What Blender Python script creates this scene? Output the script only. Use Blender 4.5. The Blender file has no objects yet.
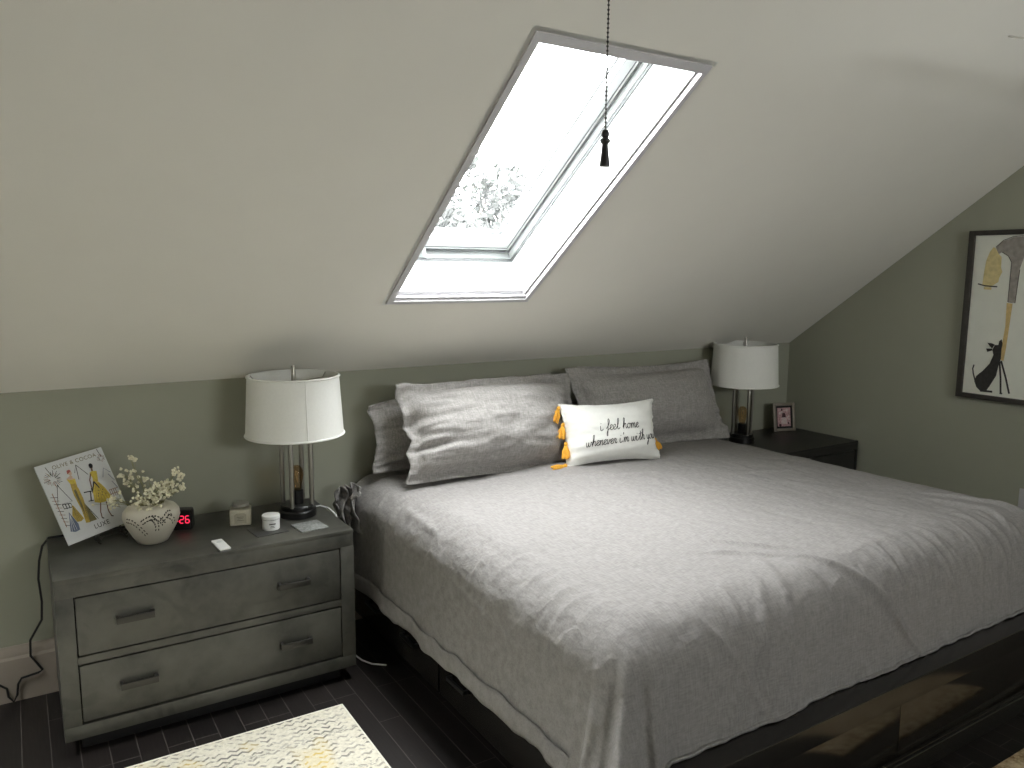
import bpy, bmesh, math, random
from mathutils import Vector, Matrix, noise
random.seed(7)
S = bpy.context.scene
COL = S.collection
PI = math.pi

# ------------------------------------------------------------------ measured room
CAM = dict(f=791.87, pitch=8.19, yaw=32.22, roll=0.39, loc=(-0.7541, -3.3119, 1.5963))
HK = 1.1517                      # knee wall height
TH = math.radians(36.417)        # pitch of the sloped ceiling
XR = 3.4193                      # right wall
XL, YF, ZC = -2.9, -5.6, 2.62    # left wall, far wall, flat ceiling
YC = -(ZC - HK) / math.tan(TH)   # where the slope meets the flat ceiling
SK = dict(s0=0.4857, s1=1.1334, t0=0.5332, t1=1.8104)

# ------------------------------------------------------------------ node helpers
class NT:
    def __init__(self, name):
        self.m = bpy.data.materials.new(name); self.m.use_nodes = True
        self.t = self.m.node_tree; self.t.nodes.clear()
        self.out = self.t.nodes.new('ShaderNodeOutputMaterial')
    def n(self, typ, ins=None, **props):
        nd = self.t.nodes.new('ShaderNode' + typ)
        for k, v in props.items(): setattr(nd, k, v)
        for k, v in (ins or {}).items(): self.put(nd.inputs[k], v)
        return nd
    def put(self, sock, v):
        if isinstance(v, bpy.types.NodeSocket): self.t.links.new(v, sock)
        elif isinstance(v, bpy.types.Node): self.t.links.new(v.outputs[0], sock)
        else:
            if isinstance(v, (tuple, list)) and sock.type == 'RGBA' and len(v) == 3: v = (*v, 1)
            sock.default_value = v
    def math(self, op, a, b=0.0, c=None):
        nd = self.n('Math', operation=op); self.put(nd.inputs[0], a); self.put(nd.inputs[1], b)
        if c is not None: self.put(nd.inputs[2], c)
        return nd.outputs[0]
    def mix(self, fac, a, b, blend='MIX'):
        nd = self.n('Mix', data_type='RGBA', blend_type=blend)
        self.put(nd.inputs[0], fac); self.put(nd.inputs[6], a); self.put(nd.inputs[7], b)
        return nd.outputs[2]
    def ramp(self, fac, lo, hi):
        nd = self.n('MapRange', clamp=True); self.put(nd.inputs[0], fac); self.put(nd.inputs[1], lo); self.put(nd.inputs[2], hi)
        return nd.outputs[0]
    def coord(self, kind='Object', scale=(1, 1, 1), rot=(0, 0, 0)):
        tc = self.n('TexCoord'); mp = self.n('Mapping', {'Scale': scale, 'Rotation': rot}); self.put(mp.inputs[0], tc.outputs[kind])
        return mp.outputs[0]
    def noise(self, vec, scale, detail=4, rough=.55):
        return self.n('TexNoise', {'Vector': vec, 'Scale': scale, 'Detail': detail, 'Roughness': rough}).outputs['Fac']
    def bump(self, h, strength, dist, normal=None):
        b = self.n('Bump', {'Strength': strength, 'Distance': dist, 'Height': h})
        if normal is not None: self.put(b.inputs['Normal'], normal)
        return b.outputs[0]
    def pbr(self, col, rough=.5, metal=0, normal=None, spec=.5, **ex):
        p = self.n('BsdfPrincipled'); I = p.inputs
        self.put(I['Base Color'], col); self.put(I['Roughness'], rough); self.put(I['Metallic'], metal)
        self.put(I['Specular IOR Level'], spec)
        if normal is not None: self.put(I['Normal'], normal)
        for k, v in ex.items(): self.put(I[k.replace('_', ' ')], v)
        self.t.links.new(p.outputs[0], self.out.inputs[0])
        return self.m

def lin(r, g, b):
    f = lambda c: (c / 255 / 12.92) if c / 255 <= .04045 else ((c / 255 + .055) / 1.055) ** 2.4
    return (f(r), f(g), f(b))

def plain(name, col, rough=.5, metal=0, spec=.5, vary=.08, scale=30, bump=0, bscale=200, **ex):
    t = NT(name); v = t.coord()
    n = t.noise(v, scale)
    c = t.mix(t.ramp(n, .3, .7), tuple(x * (1 - vary) for x in col), tuple(min(1, x * (1 + vary)) for x in col))
    nm = t.bump(t.noise(v, bscale, 2), bump, .001) if bump else None
    return t.pbr(c, rough, metal, nm, spec, **ex)

M = {}
M['wall'] = plain('sage_paint', lin(157, 158, 142), .75, spec=.25, vary=.012, scale=6, bump=.12, bscale=260)
M['ceil'] = plain('ceiling_paint', lin(230, 227, 217), .8, spec=.2, vary=.01, scale=5, bump=.1, bscale=260)
M['trim'] = plain('white_trim_paint', lin(160, 150, 138), .45, vary=.02, bump=.04)
M['shaft'] = plain('shaft_white', lin(222, 225, 223), .5, vary=.008)
M['sash'] = plain('window_white_lacquer', lin(196, 199, 198), .35, vary=.008)
M['alu'] = plain('casing_pale_plastic', lin(200, 198, 200), .35, vary=.02)

def mat_floor():
    t = NT('espresso_floor_planks'); tc = t.n('TexCoord')
    sep = t.n('SeparateXYZ', {0: tc.outputs['Object']})
    com = t.n('CombineXYZ', {0: sep.outputs[1], 1: sep.outputs[0], 2: 0.0})
    br = t.n('TexBrick', {'Vector': com, 'Scale': 1.0, 'Mortar Size': .0016, 'Mortar Smooth': .3, 'Bias': 0.0, 'Brick Width': .62, 'Row Height': .083,
                          'Color1': (*lin(34, 29, 27), 1), 'Color2': (*lin(24, 21, 20), 1), 'Mortar': (*lin(92, 86, 82), 1)}, offset=.37, offset_frequency=3)
    gr = t.noise(t.coord(scale=(60, 3, 1)), 3, 5)
    c = t.mix(t.ramp(gr, .25, .75), br.outputs[0], t.mix(.5, br.outputs[0], (*lin(20, 17, 16), 1)))
    sp = t.noise(t.coord(), 55, 2); dust = t.math('MULTIPLY', t.ramp(sp, .70, .76), .10)
    c = t.mix(dust, c, (*lin(120, 110, 100), 1))
    nm = t.bump(t.math('ADD', t.math('MULTIPLY', br.outputs[1], -1.0), t.math('MULTIPLY', gr, .25)), .25, .002)
    return t.pbr(c, t.math('MULTIPLY_ADD', gr, .15, .34), 0, nm, .45)
M['floor'] = mat_floor()

def mat_patina(name, base, hi, rough, spec=.5):
    t = NT(name); v = t.coord()
    n1 = t.noise(v, 4.5, 6, .6); n2 = t.noise(v, 22, 5, .65)
    w = t.n('TexNoise', {'Vector': v, 'Scale': 5.0, 'Detail': 3, 'Distortion': 2.2}).outputs['Fac']
    m = t.math('ADD', t.math('MULTIPLY', n1, .6), t.math('MULTIPLY', n2, .4))
    c = t.mix(t.ramp(m, .38, .64), base, hi)
    c = t.mix(t.math('MULTIPLY', t.ramp(w, .57, .68), .6), c, tuple(x * .45 for x in base)); c = t.mix(t.math('MULTIPLY', t.ramp(t.noise(v, 2.3, 4, .6), .45, .65), .55), c, tuple(x * 1.35 for x in hi))
    return t.pbr(c, t.math('MULTIPLY_ADD', n2, .2, rough), .0, t.bump(n2, .05, .001), spec)
M['dresser'] = mat_patina('charcoal_patina', lin(52, 52, 47), lin(80, 79, 72), .28)
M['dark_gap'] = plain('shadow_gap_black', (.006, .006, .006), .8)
M['stand'] = plain('espresso_lacquer', lin(34, 33, 31), .38, vary=.15, scale=8)
M['bedwood'] = plain('espresso_bed_wood', lin(32, 30, 27), .2, vary=.15, scale=9, spec=.6)
M['bedpanel'] = plain('glossy_bed_panel', lin(30, 27, 23), .12, vary=.15, scale=5, spec=1.0)
M['handle'] = plain('gunmetal_handle', lin(66, 64, 60), .32, .6)
M['handle_dark'] = plain('black_handle', lin(30, 30, 29), .35, .3)

def mat_linen(name, a, b, crink=.5):
    t = NT(name); v = t.coord()
    fx = t.noise(t.coord(scale=(1, 1, 1)), 260, 2)
    th1 = t.noise(t.coord(scale=(230, 34, 34)), 1, 2); th2 = t.noise(t.coord(scale=(34, 230, 230)), 1, 2)
    th = t.math('ADD', th1, th2)
    big = t.noise(v, 3, 3)
    c = t.mix(t.ramp(th, .72, 1.28), a, b)
    c = t.mix(t.math('MULTIPLY', t.ramp(big, .3, .7), .12), c, a)
    def ridged(sc, dist, k):
        q = t.n('TexNoise', {'Vector': v, 'Scale': sc, 'Detail': 3, 'Roughness': .5, 'Distortion': dist}).outputs['Fac']
        return t.math('MAXIMUM', t.math('SUBTRACT', 1.0, t.math('MULTIPLY', t.math('ABSOLUTE', t.math('SUBTRACT', q, .5)), k)), 0.0)
    n1 = t.bump(ridged(9, .25, 8.0), crink, .008)
    n1 = t.bump(ridged(22, .15, 6.0), crink * .5, .004, n1)
    n2 = t.bump(t.math('ADD', th, fx), .15, .0005, n1)
    return t.pbr(c, .9, 0, n2, .12)
M['linen'] = mat_linen('grey_linen_duvet', lin(127, 124, 122), lin(147, 144, 141), .24)
M['linen_p'] = mat_linen('grey_linen_pillow_lit', lin(134, 131, 128), lin(166, 163, 159), .2)  # same fabric as the duvet, lightened to stand for light on the pillows
M['sheet'] = mat_linen('grey_sheet', lin(118, 116, 113), lin(146, 143, 140), .25)
M['mattress'] = plain('mattress_ticking', lin(190, 188, 182), .9)
M['cotton'] = plain('white_cotton', lin(232, 232, 226), .9, vary=.02, scale=80, bump=.25, bscale=500, spec=.1)
M['mustard'] = plain('mustard_yarn', lin(222, 166, 66), .9, vary=.15, scale=160, spec=.1)
M['ink'] = plain('black_ink', lin(26, 26, 27), .7)
M['shade'] = plain('white_lampshade_linen', lin(226, 226, 220), .85, vary=.02, scale=120, bump=.15, bscale=700, spec=.1)
M['shade_in'] = plain('lampshade_lining', lin(205, 203, 192), .8, vary=.02)
M['nickel'] = plain('brushed_nickel', lin(160, 157, 148), .28, 1.0, vary=.06)
M['lampblack'] = plain('lamp_black', lin(16, 16, 16), .28, spec=.5)
M['cream'] = plain('cream_ceramic', lin(205, 199, 182), .38, vary=.03, scale=12)
M['cut'] = plain('dark_cutout', lin(58, 54, 46), .8)
M['bloom'] = plain('dried_white_blossom', lin(232, 227, 202), .85, vary=.10, scale=300)
M['stem'] = plain('pale_green_stem', lin(150, 148, 112), .8, vary=.15)
M['black'] = plain('black_plastic', lin(17, 17, 18), .35)
M['cord'] = plain('black_cord', lin(12, 12, 12), .5)
M['whitecord'] = plain('white_cord', lin(225, 226, 224), .45)
M['whiteplastic'] = plain('white_plastic', lin(232, 233, 230), .4, vary=.01)
M['grey_rubber'] = plain('grey_remote_edge', lin(120, 122, 120), .5)
M['slate'] = plain('dark_slate', lin(64, 64, 62), .45, vary=.15)
M['greycard'] = plain('grey_embossed_card', lin(122, 124, 121), .5, vary=.5, scale=110, bump=.5, bscale=110)
M['wax'] = plain('cream_wax', lin(224, 218, 204), .55, vary=.03)
M['tin'] = plain('dull_tin', lin(178, 176, 168), .4, .6)
M['label'] = plain('label_paper', lin(178, 172, 152), .7)
M['print_grey'] = plain('grey_print', lin(92, 90, 84), .7)
M['frame_dark'] = plain('dark_wood_frame', lin(52, 48, 42), .5, vary=.2, scale=20)
M['canvas'] = plain('pale_canvas', lin(226, 227, 215), .75, vary=.03, scale=14, bump=.15, bscale=400)
M['p_grey'] = plain('paint_warm_grey', lin(152, 146, 138), .7, vary=.2, scale=45)
M['p_yellow'] = plain('paint_straw', lin(212, 196, 142), .7, vary=.14, scale=45)
M['p_ochre'] = plain('paint_ochre', lin(208, 182, 124), .7, vary=.12, scale=50)
M['p_black'] = plain('paint_black', lin(48, 46, 44), .7, vary=.3, scale=60)
M['paper'] = plain('magazine_paper', lin(212, 213, 212), .45, vary=.02)
M['m_gold'] = plain('print_gold', lin(178, 152, 66), .5, vary=.2, scale=120)
M['m_yellow'] = plain('print_yellow', lin(206, 182, 70), .5, vary=.15, scale=150)
M['m_olive'] = plain('print_olive', lin(112, 104, 66), .5, vary=.2, scale=100)
M['m_skin'] = plain('print_skin', lin(206, 176, 156), .5)
M['m_brown'] = plain('print_brown_skin', lin(112, 82, 62), .5)
M['m_red'] = plain('print_red', lin(176, 92, 84), .5)
M['m_blue'] = plain('print_slate_blue', lin(98, 108, 132), .5, vary=.2, scale=100)
M['m_rust'] = plain('print_rust', lin(142, 100, 76), .5)
M['pewter'] = plain('pewter_frame', lin(142, 134, 122), .35, .6)
M['wrought'] = plain('dark_wrought_metal', lin(58, 56, 52), .45, .5)
M['photo_pink'] = plain('photo_pink', lin(188, 150, 150), .4, vary=.35, scale=110)
M['photo_dark'] = plain('photo_maroon', lin(72, 40, 46), .4, vary=.3, scale=110)
M['photo_pale'] = plain('photo_pale', lin(206, 188, 186), .4, vary=.2, scale=110)
M['jute'] = None
M['fan'] = plain('fan_white', lin(214, 210, 200), .4)
M['leaf'] = plain('far_leaves', (.0095, .0115, .0095), .8, vary=.5, scale=1.5)
M['bark'] = plain('far_bark', (.09, .08, .07), .9)
M['grass'] = plain('far_ground', (.014, .0155, .0135), .9, vary=.3, scale=.2)
M['pull'] = plain('pull_dark_wood', lin(30, 27, 25), .4, vary=.2)
M['chain'] = plain('gunmetal_chain', lin(70, 68, 64), .35, .8)

def mat_emit(name, col, s):
    t = NT(name); e = t.n('Emission', {'Color': (*col, 1), 'Strength': s}); t.t.links.new(e.outputs[0], t.out.inputs[0]); return t.m
M['led'] = mat_emit('red_led', (1, .03, .09), 1.6)

def mat_glass(name, tint=(1, 1, 1), refl=1.0):
    t = NT(name)
    tr = t.n('BsdfTransparent', {'Color': (*tint, 1)}); gl = t.n('BsdfGlossy', {'Color': (1, 1, 1, 1), 'Roughness': .02})
    fa = t.n('LayerWeight', {'Blend': .5}).outputs['Facing']; fr = t.math('MULTIPLY_ADD', t.math('POWER', fa, 5.0), .94, .045); mx = t.n('MixShader'); t.put(mx.inputs[0], t.math('MULTIPLY', fr, refl))
    t.t.links.new(tr.outputs[0], mx.inputs[1]); t.t.links.new(gl.outputs[0], mx.inputs[2]); t.t.links.new(mx.outputs[0], t.out.inputs[0])
    return t.m
M['glass'] = mat_glass('window_glass'); M['jarglass'] = mat_glass('jar_glass', (.9, .9, .86)); M['bulb'] = mat_glass('amber_bulb_glass', (.80, .66, .48))
M['acrylic'] = mat_glass('clear_acrylic_blade', (.99, .985, .98), .35)
M['filament'] = plain('filament', lin(225, 200, 150), .3, .6)

def mat_rug():
    t = NT('cream_distressed_rug'); tc = t.n('TexCoord'); sep = t.n('SeparateXYZ', {0: tc.outputs['Object']})
    x, y = sep.outputs[0], sep.outputs[1]
    wob = t.noise(tc.outputs['Object'], 9, 2)
    def frac(a): return t.math('FRACT', t.math('ADD', a, 100.0))
    tri = t.math('ABSOLUTE', t.math('SUBTRACT', frac(t.math('DIVIDE', x, .034)), .5))
    row = t.math('ADD', t.math('DIVIDE', y, .027), t.math('ADD', t.math('MULTIPLY', tri, .9), t.math('MULTIPLY', wob, .8)))
    chev = t.ramp(t.math('ABSOLUTE', t.math('SUBTRACT', frac(row), .5)), .22, .15)
    m1 = t.ramp(t.noise(tc.outputs['Object'], 38, 3), .44, .54)
    m2 = t.ramp(t.noise(tc.outputs['Object'], 7, 2), .35, .6)
    pat = t.math('MULTIPLY', t.math('MULTIPLY', chev, m1), t.math('MULTIPLY_ADD', m2, .6, .4))
    # horizontal band separators with dashes
    bands = t.ramp(t.math('ABSOLUTE', t.math('SUBTRACT', frac(t.math('DIVIDE', y, .235)), .5)), .045, .02)
    dash = t.ramp(t.noise(t.coord(scale=(60, 140, 1)), 1, 2), .5, .62)
    pat = t.math('MAXIMUM', pat, t.math('MULTIPLY', t.math('MULTIPLY', bands, dash), .7))
    yel = t.ramp(t.noise(tc.outputs['Object'], 4.2, 2), .56, .66)
    ink = t.mix(yel, (*lin(98, 97, 93), 1), (*lin(205, 178, 92), 1))
    base = t.mix(t.ramp(t.noise(tc.outputs['Object'], 90, 3), .3, .7), (*lin(206, 200, 182), 1), (*lin(228, 223, 206), 1))
    base = t.mix(t.math('MULTIPLY', yel, .25), base, (*lin(218, 196, 120), 1))
    c = t.mix(t.math('MULTIPLY', pat, .85), base, ink)
    return t.pbr(c, .95, 0, t.bump(t.noise(tc.outputs['Object'], 400, 2), .4, .002), .1)
M['rug'] = mat_rug()
def mat_jute():
    t = NT('woven_jute'); v = t.coord()
    vo = t.n('TexVoronoi', {'Vector': t.coord(scale=(1, 1.6, 1)), 'Scale': 85.0})
    c = t.mix(t.ramp(vo.outputs['Distance'], .1, .55), (*lin(206, 182, 142), 1), (*lin(140, 112, 78), 1))
    c = t.mix(t.ramp(t.noise(v, 30, 3), .35, .7), c, (*lin(220, 200, 165), 1))
    return t.pbr(c, .95, 0, t.bump(vo.outputs['Distance'], -.8, .006), .1)
M['jute'] = mat_jute()

# ------------------------------------------------------------------ mesh helpers
class MB:
    def __init__(self): self.bm = bmesh.new()
    def _mi(self, faces, mi):
        for f in faces: f.material_index = mi
    def box(self, x0, x1, y0, y1, z0, z1, bev=0, mi=0, xf=None, seg=2):
        b = bmesh.new(); bmesh.ops.create_cube(b, size=1)
        for v in b.verts:
            v.co = Vector((x0 + (v.co.x + .5) * (x1 - x0), y0 + (v.co.y + .5) * (y1 - y0), z0 + (v.co.z + .5) * (z1 - z0)))
        if bev: bmesh.ops.bevel(b, geom=b.edges[:], offset=bev, segments=seg, affect='EDGES', profile=.6)
        self.add(b, mi, xf)
    def add(self, b, mi=0, xf=None):
        if xf is not None: bmesh.ops.transform(b, matrix=xf, verts=b.verts[:])
        for f in b.faces: f.material_index = mi
        me = bpy.data.meshes.new('tmp'); b.to_mesh(me); b.free(); self.bm.from_mesh(me); bpy.data.meshes.remove(me)
    def tube(self, pts, r, n=8, mi=0, cap=True, closed=False):
        P = [Vector(p) for p in pts]; R = r if isinstance(r, (list, tuple)) else [r] * len(P)
        rings = []; up = None
        for i, p in enumerate(P):
            a = P[i - 1] if (i or closed) else P[0]; c = P[(i + 1) % len(P)] if (i < len(P) - 1 or closed) else P[-1]
            d = (c - a).normalized() if (c - a).length > 1e-9 else Vector((0, 0, 1))
            if up is None: up = d.orthogonal().normalized()
            up = (up - d * up.dot(d)); up = up.normalized() if up.length > 1e-6 else d.orthogonal().normalized()
            s = d.cross(up)
            rings.append([self.bm.verts.new(p + (up * math.cos(2 * PI * k / n) + s * math.sin(2 * PI * k / n)) * R[i]) for k in range(n)])
        fs = []
        for i in range(len(rings) - (0 if closed else 1)):
            A, B = rings[i], rings[(i + 1) % len(rings)]
            for k in range(n): fs.append(self.bm.faces.new((A[k], A[(k + 1) % n], B[(k + 1) % n], B[k])))
        if cap and not closed:
            fs.append(self.bm.faces.new(rings[0][::-1])); fs.append(self.bm.faces.new(rings[-1]))
        self._mi(fs, mi)
    def lathe(self, prof, c=(0, 0, 0), n=32, mi=0, closed=False):
        rings = []; c = Vector(c)
        for r, z in prof:
            if r < 1e-6: rings.append([self.bm.verts.new(c + Vector((0, 0, z)))])
            else: rings.append([self.bm.verts.new(c + Vector((r * math.cos(2 * PI * k / n), r * math.sin(2 * PI * k / n), z))) for k in range(n)])
        fs = []
        pairs = [(rings[i], rings[i + 1]) for i in range(len(rings) - 1)]
        if closed: pairs.append((rings[-1], rings[0]))
        for A, B in pairs:
            for k in range(n):
                if len(A) == 1 and len(B) == 1: continue
                if len(A) == 1: fs.append(self.bm.faces.new((A[0], B[(k + 1) % n], B[k])))
                elif len(B) == 1: fs.append(self.bm.faces.new((A[k], A[(k + 1) % n], B[0])))
                else: fs.append(self.bm.faces.new((A[k], A[(k + 1) % n], B[(k + 1) % n], B[k])))
        self._mi(fs, mi)
    def poly(self, pts, mi=0):
        f = self.bm.faces.new([self.bm.verts.new(Vector(p)) for p in pts]); f.material_index = mi; return f
    def prism(self, a, b, mi=0):
        A = [self.bm.verts.new(Vector(p)) for p in a]; B = [self.bm.verts.new(Vector(p)) for p in b]; n = len(A)
        fs = [self.bm.faces.new(A[::-1]), self.bm.faces.new(B)]
        for k in range(n): fs.append(self.bm.faces.new((A[k], A[(k + 1) % n], B[(k + 1) % n], B[k])))
        self._mi(fs, mi)
    def blob(self, c, r, sub=1, mi=0, sc=(1, 1, 1)):
        b = bmesh.new(); bmesh.ops.create_icosphere(b, subdivisions=sub, radius=1)
        for v in b.verts: v.co = Vector(c) + Vector((v.co.x * sc[0], v.co.y * sc[1], v.co.z * sc[2])) * r
        self.add(b, mi)
    def grid(self, fn, nu, nv, mi=0, wrap=False):
        V = [[self.bm.verts.new(Vector(fn(i / nu, j / nv))) for j in range(nv + 1)] for i in range(nu + 1)]
        for i in range(nu):
            for j in range(nv):
                f = self.bm.faces.new((V[i][j], V[i + 1][j], V[i + 1][j + 1], V[i][j + 1])); f.material_index = mi
        return V
    def build(self, name, mats, parent=None, loc=None, smooth=35, recalc=True):
        if recalc: bmesh.ops.recalc_face_normals(self.bm, faces=self.bm.faces[:])
        me = bpy.data.meshes.new(name); self.bm.to_mesh(me); self.bm.free()
        for m in (mats if isinstance(mats, (list, tuple)) else [mats]): me.materials.append(m)
        if smooth:
            for p in me.polygons: p.use_smooth = True
            me.set_sharp_from_angle(angle=math.radians(smooth))
        o = bpy.data.objects.new(name, me); COL.objects.link(o)
        if parent is not None: o.parent = parent
        if loc is not None: o.location = loc
        return o

def tag(o, label, cat, group=None):
    o['label'] = label; o['category'] = cat
    if group: o['group'] = group
    return o
def thing(name, label, cat, loc=(0, 0, 0), rot=(0, 0, 0), group=None):
    o = bpy.data.objects.new(name, None); COL.objects.link(o); o.empty_display_size = .1
    o.location = loc; o.rotation_euler = rot
    return tag(o, label, cat, group)
def struct(o, label=None):
    o['kind'] = 'structure'
    if label: o['label'] = label
    return o

def stroke(mb, pts, w, z, mi, mp):
    """flat ribbon following a 2D polyline, mapped to 3D by mp(u, v, lift)"""
    P = [Vector(p) for p in pts]; L, Rr = [], []
    for i, p in enumerate(P):
        a = P[max(i - 1, 0)]; c = P[min(i + 1, len(P) - 1)]; d = (c - a)
        d = d.normalized() if d.length > 1e-9 else Vector((1, 0)); nn = Vector((-d.y, d.x)) * w / 2
        L.append(p + nn); Rr.append(p - nn)
    for i in range(len(P) - 1):
        mb.poly([mp(*q, z) for q in (L[i], L[i + 1], Rr[i + 1], Rr[i])], mi)
def fill(mb, pts, z, mi, mp): mb.poly([mp(u, v, z) for u, v in pts], mi)
def circle(c, r, n=14, sy=1): return [(c[0] + r * math.cos(2 * PI * k / n), c[1] + r * sy * math.sin(2 * PI * k / n)) for k in range(n)]
def text(mb, s, size, at, mi, mp, z, ang=0, align='CENTER', spacing=1.0):
    cu = bpy.data.curves.new('tmp_text', 'FONT'); cu.body = s; cu.size = size; cu.align_x = align; cu.space_character = spacing
    ob = bpy.data.objects.new('tmp_text', cu); COL.objects.link(ob)
    bpy.context.view_layer.update()
    me = bpy.data.meshes.new_from_object(ob.evaluated_get(bpy.context.evaluated_depsgraph_get()))
    ca, sa = math.cos(ang), math.sin(ang)
    vs = [mb.bm.verts.new(Vector(mp(at[0] + v.co.x * ca - v.co.y * sa, at[1] + v.co.x * sa + v.co.y * ca, z))) for v in me.vertices]
    for p in me.polygons:
        try: f = mb.bm.faces.new([vs[i] for i in p.vertices]); f.material_index = mi
        except ValueError: pass
    bpy.data.objects.remove(ob); bpy.data.meshes.remove(me); bpy.data.curves.remove(cu)

# ================================================================== THE SETTING
def slp(s, t, n=0.0):           # a point on the sloped ceiling: along the wall, up the slope, outwards
    return Vector((s, -t * math.cos(TH) + n * math.sin(TH), HK + t * math.sin(TH) + n * math.cos(TH)))

mb = MB(); mb.box(XL - .1, XR + .1, YF - .1, .1, -.1, 0); struct(mb.build('floor', M['floor']))
mb = MB(); mb.box(XL - .1, XR + .1, 0, .1, 0, HK + .08); struct(mb.build('wall_back', M['wall']))
tC = (ZC - HK) / math.sin(TH)
prof = [(0, 0), (0, HK), (YC, ZC), (YF, ZC), (YF, 0)]
mb = MB(); mb.prism([(XR, y, z) for y, z in prof], [(XR + .1, y, z) for y, z in prof]); struct(mb.build('wall_right', M['wall']))
mb = MB(); mb.prism([(XL, y, z) for y, z in prof], [(XL - .1, y, z) for y, z in prof]); struct(mb.build('wall_left', M['ceil']))
# sloped ceiling with the skylight opening, plus the flat part
mb = MB()
S2 = (-1.95, -1.36)  # span of the added skylight, out of view
ss = [XL, S2[0], S2[1], SK['s0'], SK['s1'], XR]; ts = [0, SK['t0'], SK['t1'], tC]
V = [[mb.bm.verts.new(slp(s, t)) for t in ts] for s in ss]
for i in range(5):
    for j in range(3):
        if i in (1, 3) and j == 1: continue
        mb.bm.faces.new((V[i][j], V[i + 1][j], V[i + 1][j + 1], V[i][j + 1]))
mb.poly([(XL, YC, ZC), (XR, YC, ZC), (XR, YF, ZC), (XL, YF, ZC)])
bmesh.ops.remove_doubles(mb.bm, verts=mb.bm.verts[:], dist=1e-5)
struct(mb.build('ceiling', M['ceil'], smooth=20))
# far wall behind the viewer, with an unseen window added for fill daylight
WZ0, WZ1 = 1.70, 2.15
ADDED_WIN = [(.65, 2.3)]
mb = MB(); xs = [XL, ADDED_WIN[0][0], ADDED_WIN[0][1], XR]; zs = [0, WZ0, WZ1, ZC]
for i in range(3):
    for j in range(3):
        if i == 1 and j == 1: continue
        mb.box(xs[i], xs[i + 1], YF - .12, YF, zs[j], zs[j + 1])
struct(mb.build('wall_front', M['ceil']))
for k, (x0, x1) in enumerate(ADDED_WIN):
    z0, z1 = WZ0, WZ1; mb = MB()
    for q in ((x0 - .06, x0 + .05, z0 - .06, z1 + .06), (x1 - .05, x1 + .06, z0 - .06, z1 + .06), (x0, x1, z0 - .06, z0 + .05), (x0, x1, z1 - .05, z1 + .06), (x0, x1, (z0 + z1) / 2 - .02, (z0 + z1) / 2 + .02)):
        mb.box(q[0], q[1], YF - .08, YF + .02, q[2], q[3], .003)
    w2 = struct(mb.build('window_%d' % (k + 2), M['sash']))  # unseen window, added to bring in fill light
    mb = MB(); mb.poly([(x0, YF - .04, z0), (x1, YF - .04, z0), (x1, YF - .04, z1), (x0, YF - .04, z1)]); struct(mb.build('pane', M['glass'], w2))

# baseboards
def board(name, pts0, pts1, nrm):
    mb = MB()
    pr = [(0, 0), (.018, 0), (.018, .162), (.013, .172), (.013, .186), (.008, .200), (.006, .2095), (0, .2095)]
    A = [Vector(pts0) + Vector(nrm) * a + Vector((0, 0, b)) for a, b in pr]; B = [Vector(pts1) + Vector(nrm) * a + Vector((0, 0, b)) for a, b in pr]
    mb.prism(A, B); return struct(mb.build(name, M['trim'], smooth=25))
board('baseboard_back', (XL, 0, 0), (XR, 0, 0), (0, -1, 0)); board('baseboard_right', (XR, -.018, 0), (XR, YF, 0), (-1, 0, 0))

# skylight: shaft, casing, frame, sash, glass
s0, s1, t0, t1 = SK['s0'], SK['s1'], SK['t0'], SK['t1']
mb = MB(); D = .215
def sbox(mb, sa, sb, ta, tb, na, nb, mi=0):
    q = [(sa, ta), (sb, ta), (sb, tb), (sa, tb)]
    mb.prism([slp(a, b, na) for a, b in q], [slp(a, b, nb) for a, b in q], mi)
th_ = .02
sbox(mb, s0 - th_, s0, t0 - th_, t1 + th_, 0, D); sbox(mb, s1, s1 + th_, t0 - th_, t1 + th_, 0, D)
sbox(mb, s0, s1, t0 - th_, t0, 0, D); sbox(mb, s0, s1, t1, t1 + th_, 0, D)
win = mb.build('window_1', M['shaft'], smooth=20); struct(win, 'white skylight with deep shaft in the sloped ceiling')
mb = MB()
def ring(mb, sa, sb, ta, tb, w, na, nb, wb=None, wt=None):
    wb = w if wb is None else wb; wt = w if wt is None else wt
    sbox(mb, sa, sa + w, ta, tb, na, nb); sbox(mb, sb - w, sb, ta, tb, na, nb); sbox(mb, sa + w, sb - w, ta, ta + wb, na, nb); sbox(mb, sa + w, sb - w, tb - wt, tb, na, nb)
ring(mb, s0 - .02, s1 + .02, t0 - .02, t1 + .02, .03, D, D + .05); ring(mb, s0 - .02, s1 + .02, t0 - .02, t1 + .02, .036, D + .05, D + .10)
struct(mb.build('window_frame', M['sash'], win, smooth=20))
mb = MB(); ring(mb, s0 + .018, s1 - .018, t0 + .030, t1 - .018, .062, D + .03, D + .085, wb=.07); ring(mb, s0 + .012, s1 - .012, t0 + .020, t1 - .012, .012, D + .045, D + .09)
sash = struct(mb.build('sash', M['sash'], win, smooth=20))
M['bead'] = plain('dark_glazing_bead', lin(74, 76, 76), .7); M['seal'] = plain('grey_frame_seal', lin(112, 114, 114), .7)
mb = MB(); ring(mb, s0 + .076, s1 - .076, t0 + .096, t1 - .076, .008, D + .060, D + .074); struct(mb.build('glazing_bead', M['bead'], win, smooth=0))
mb = MB()
ring(mb, s0 + .010, s1 - .010, t0 + .016, t1 - .010, .007, D + .026, D + .0495)         # seal between frame and sash
ring(mb, s0 + .030, s1 - .030, t0 + .042, t1 - .030, .003, D + .0275, D + .031); ring(mb, s0 + .001, s1 - .001, t0 + .001, t1 - .001, .004, D - .012, D + .001)
struct(mb.build('seal', M['seal'], win, smooth=0))
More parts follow.
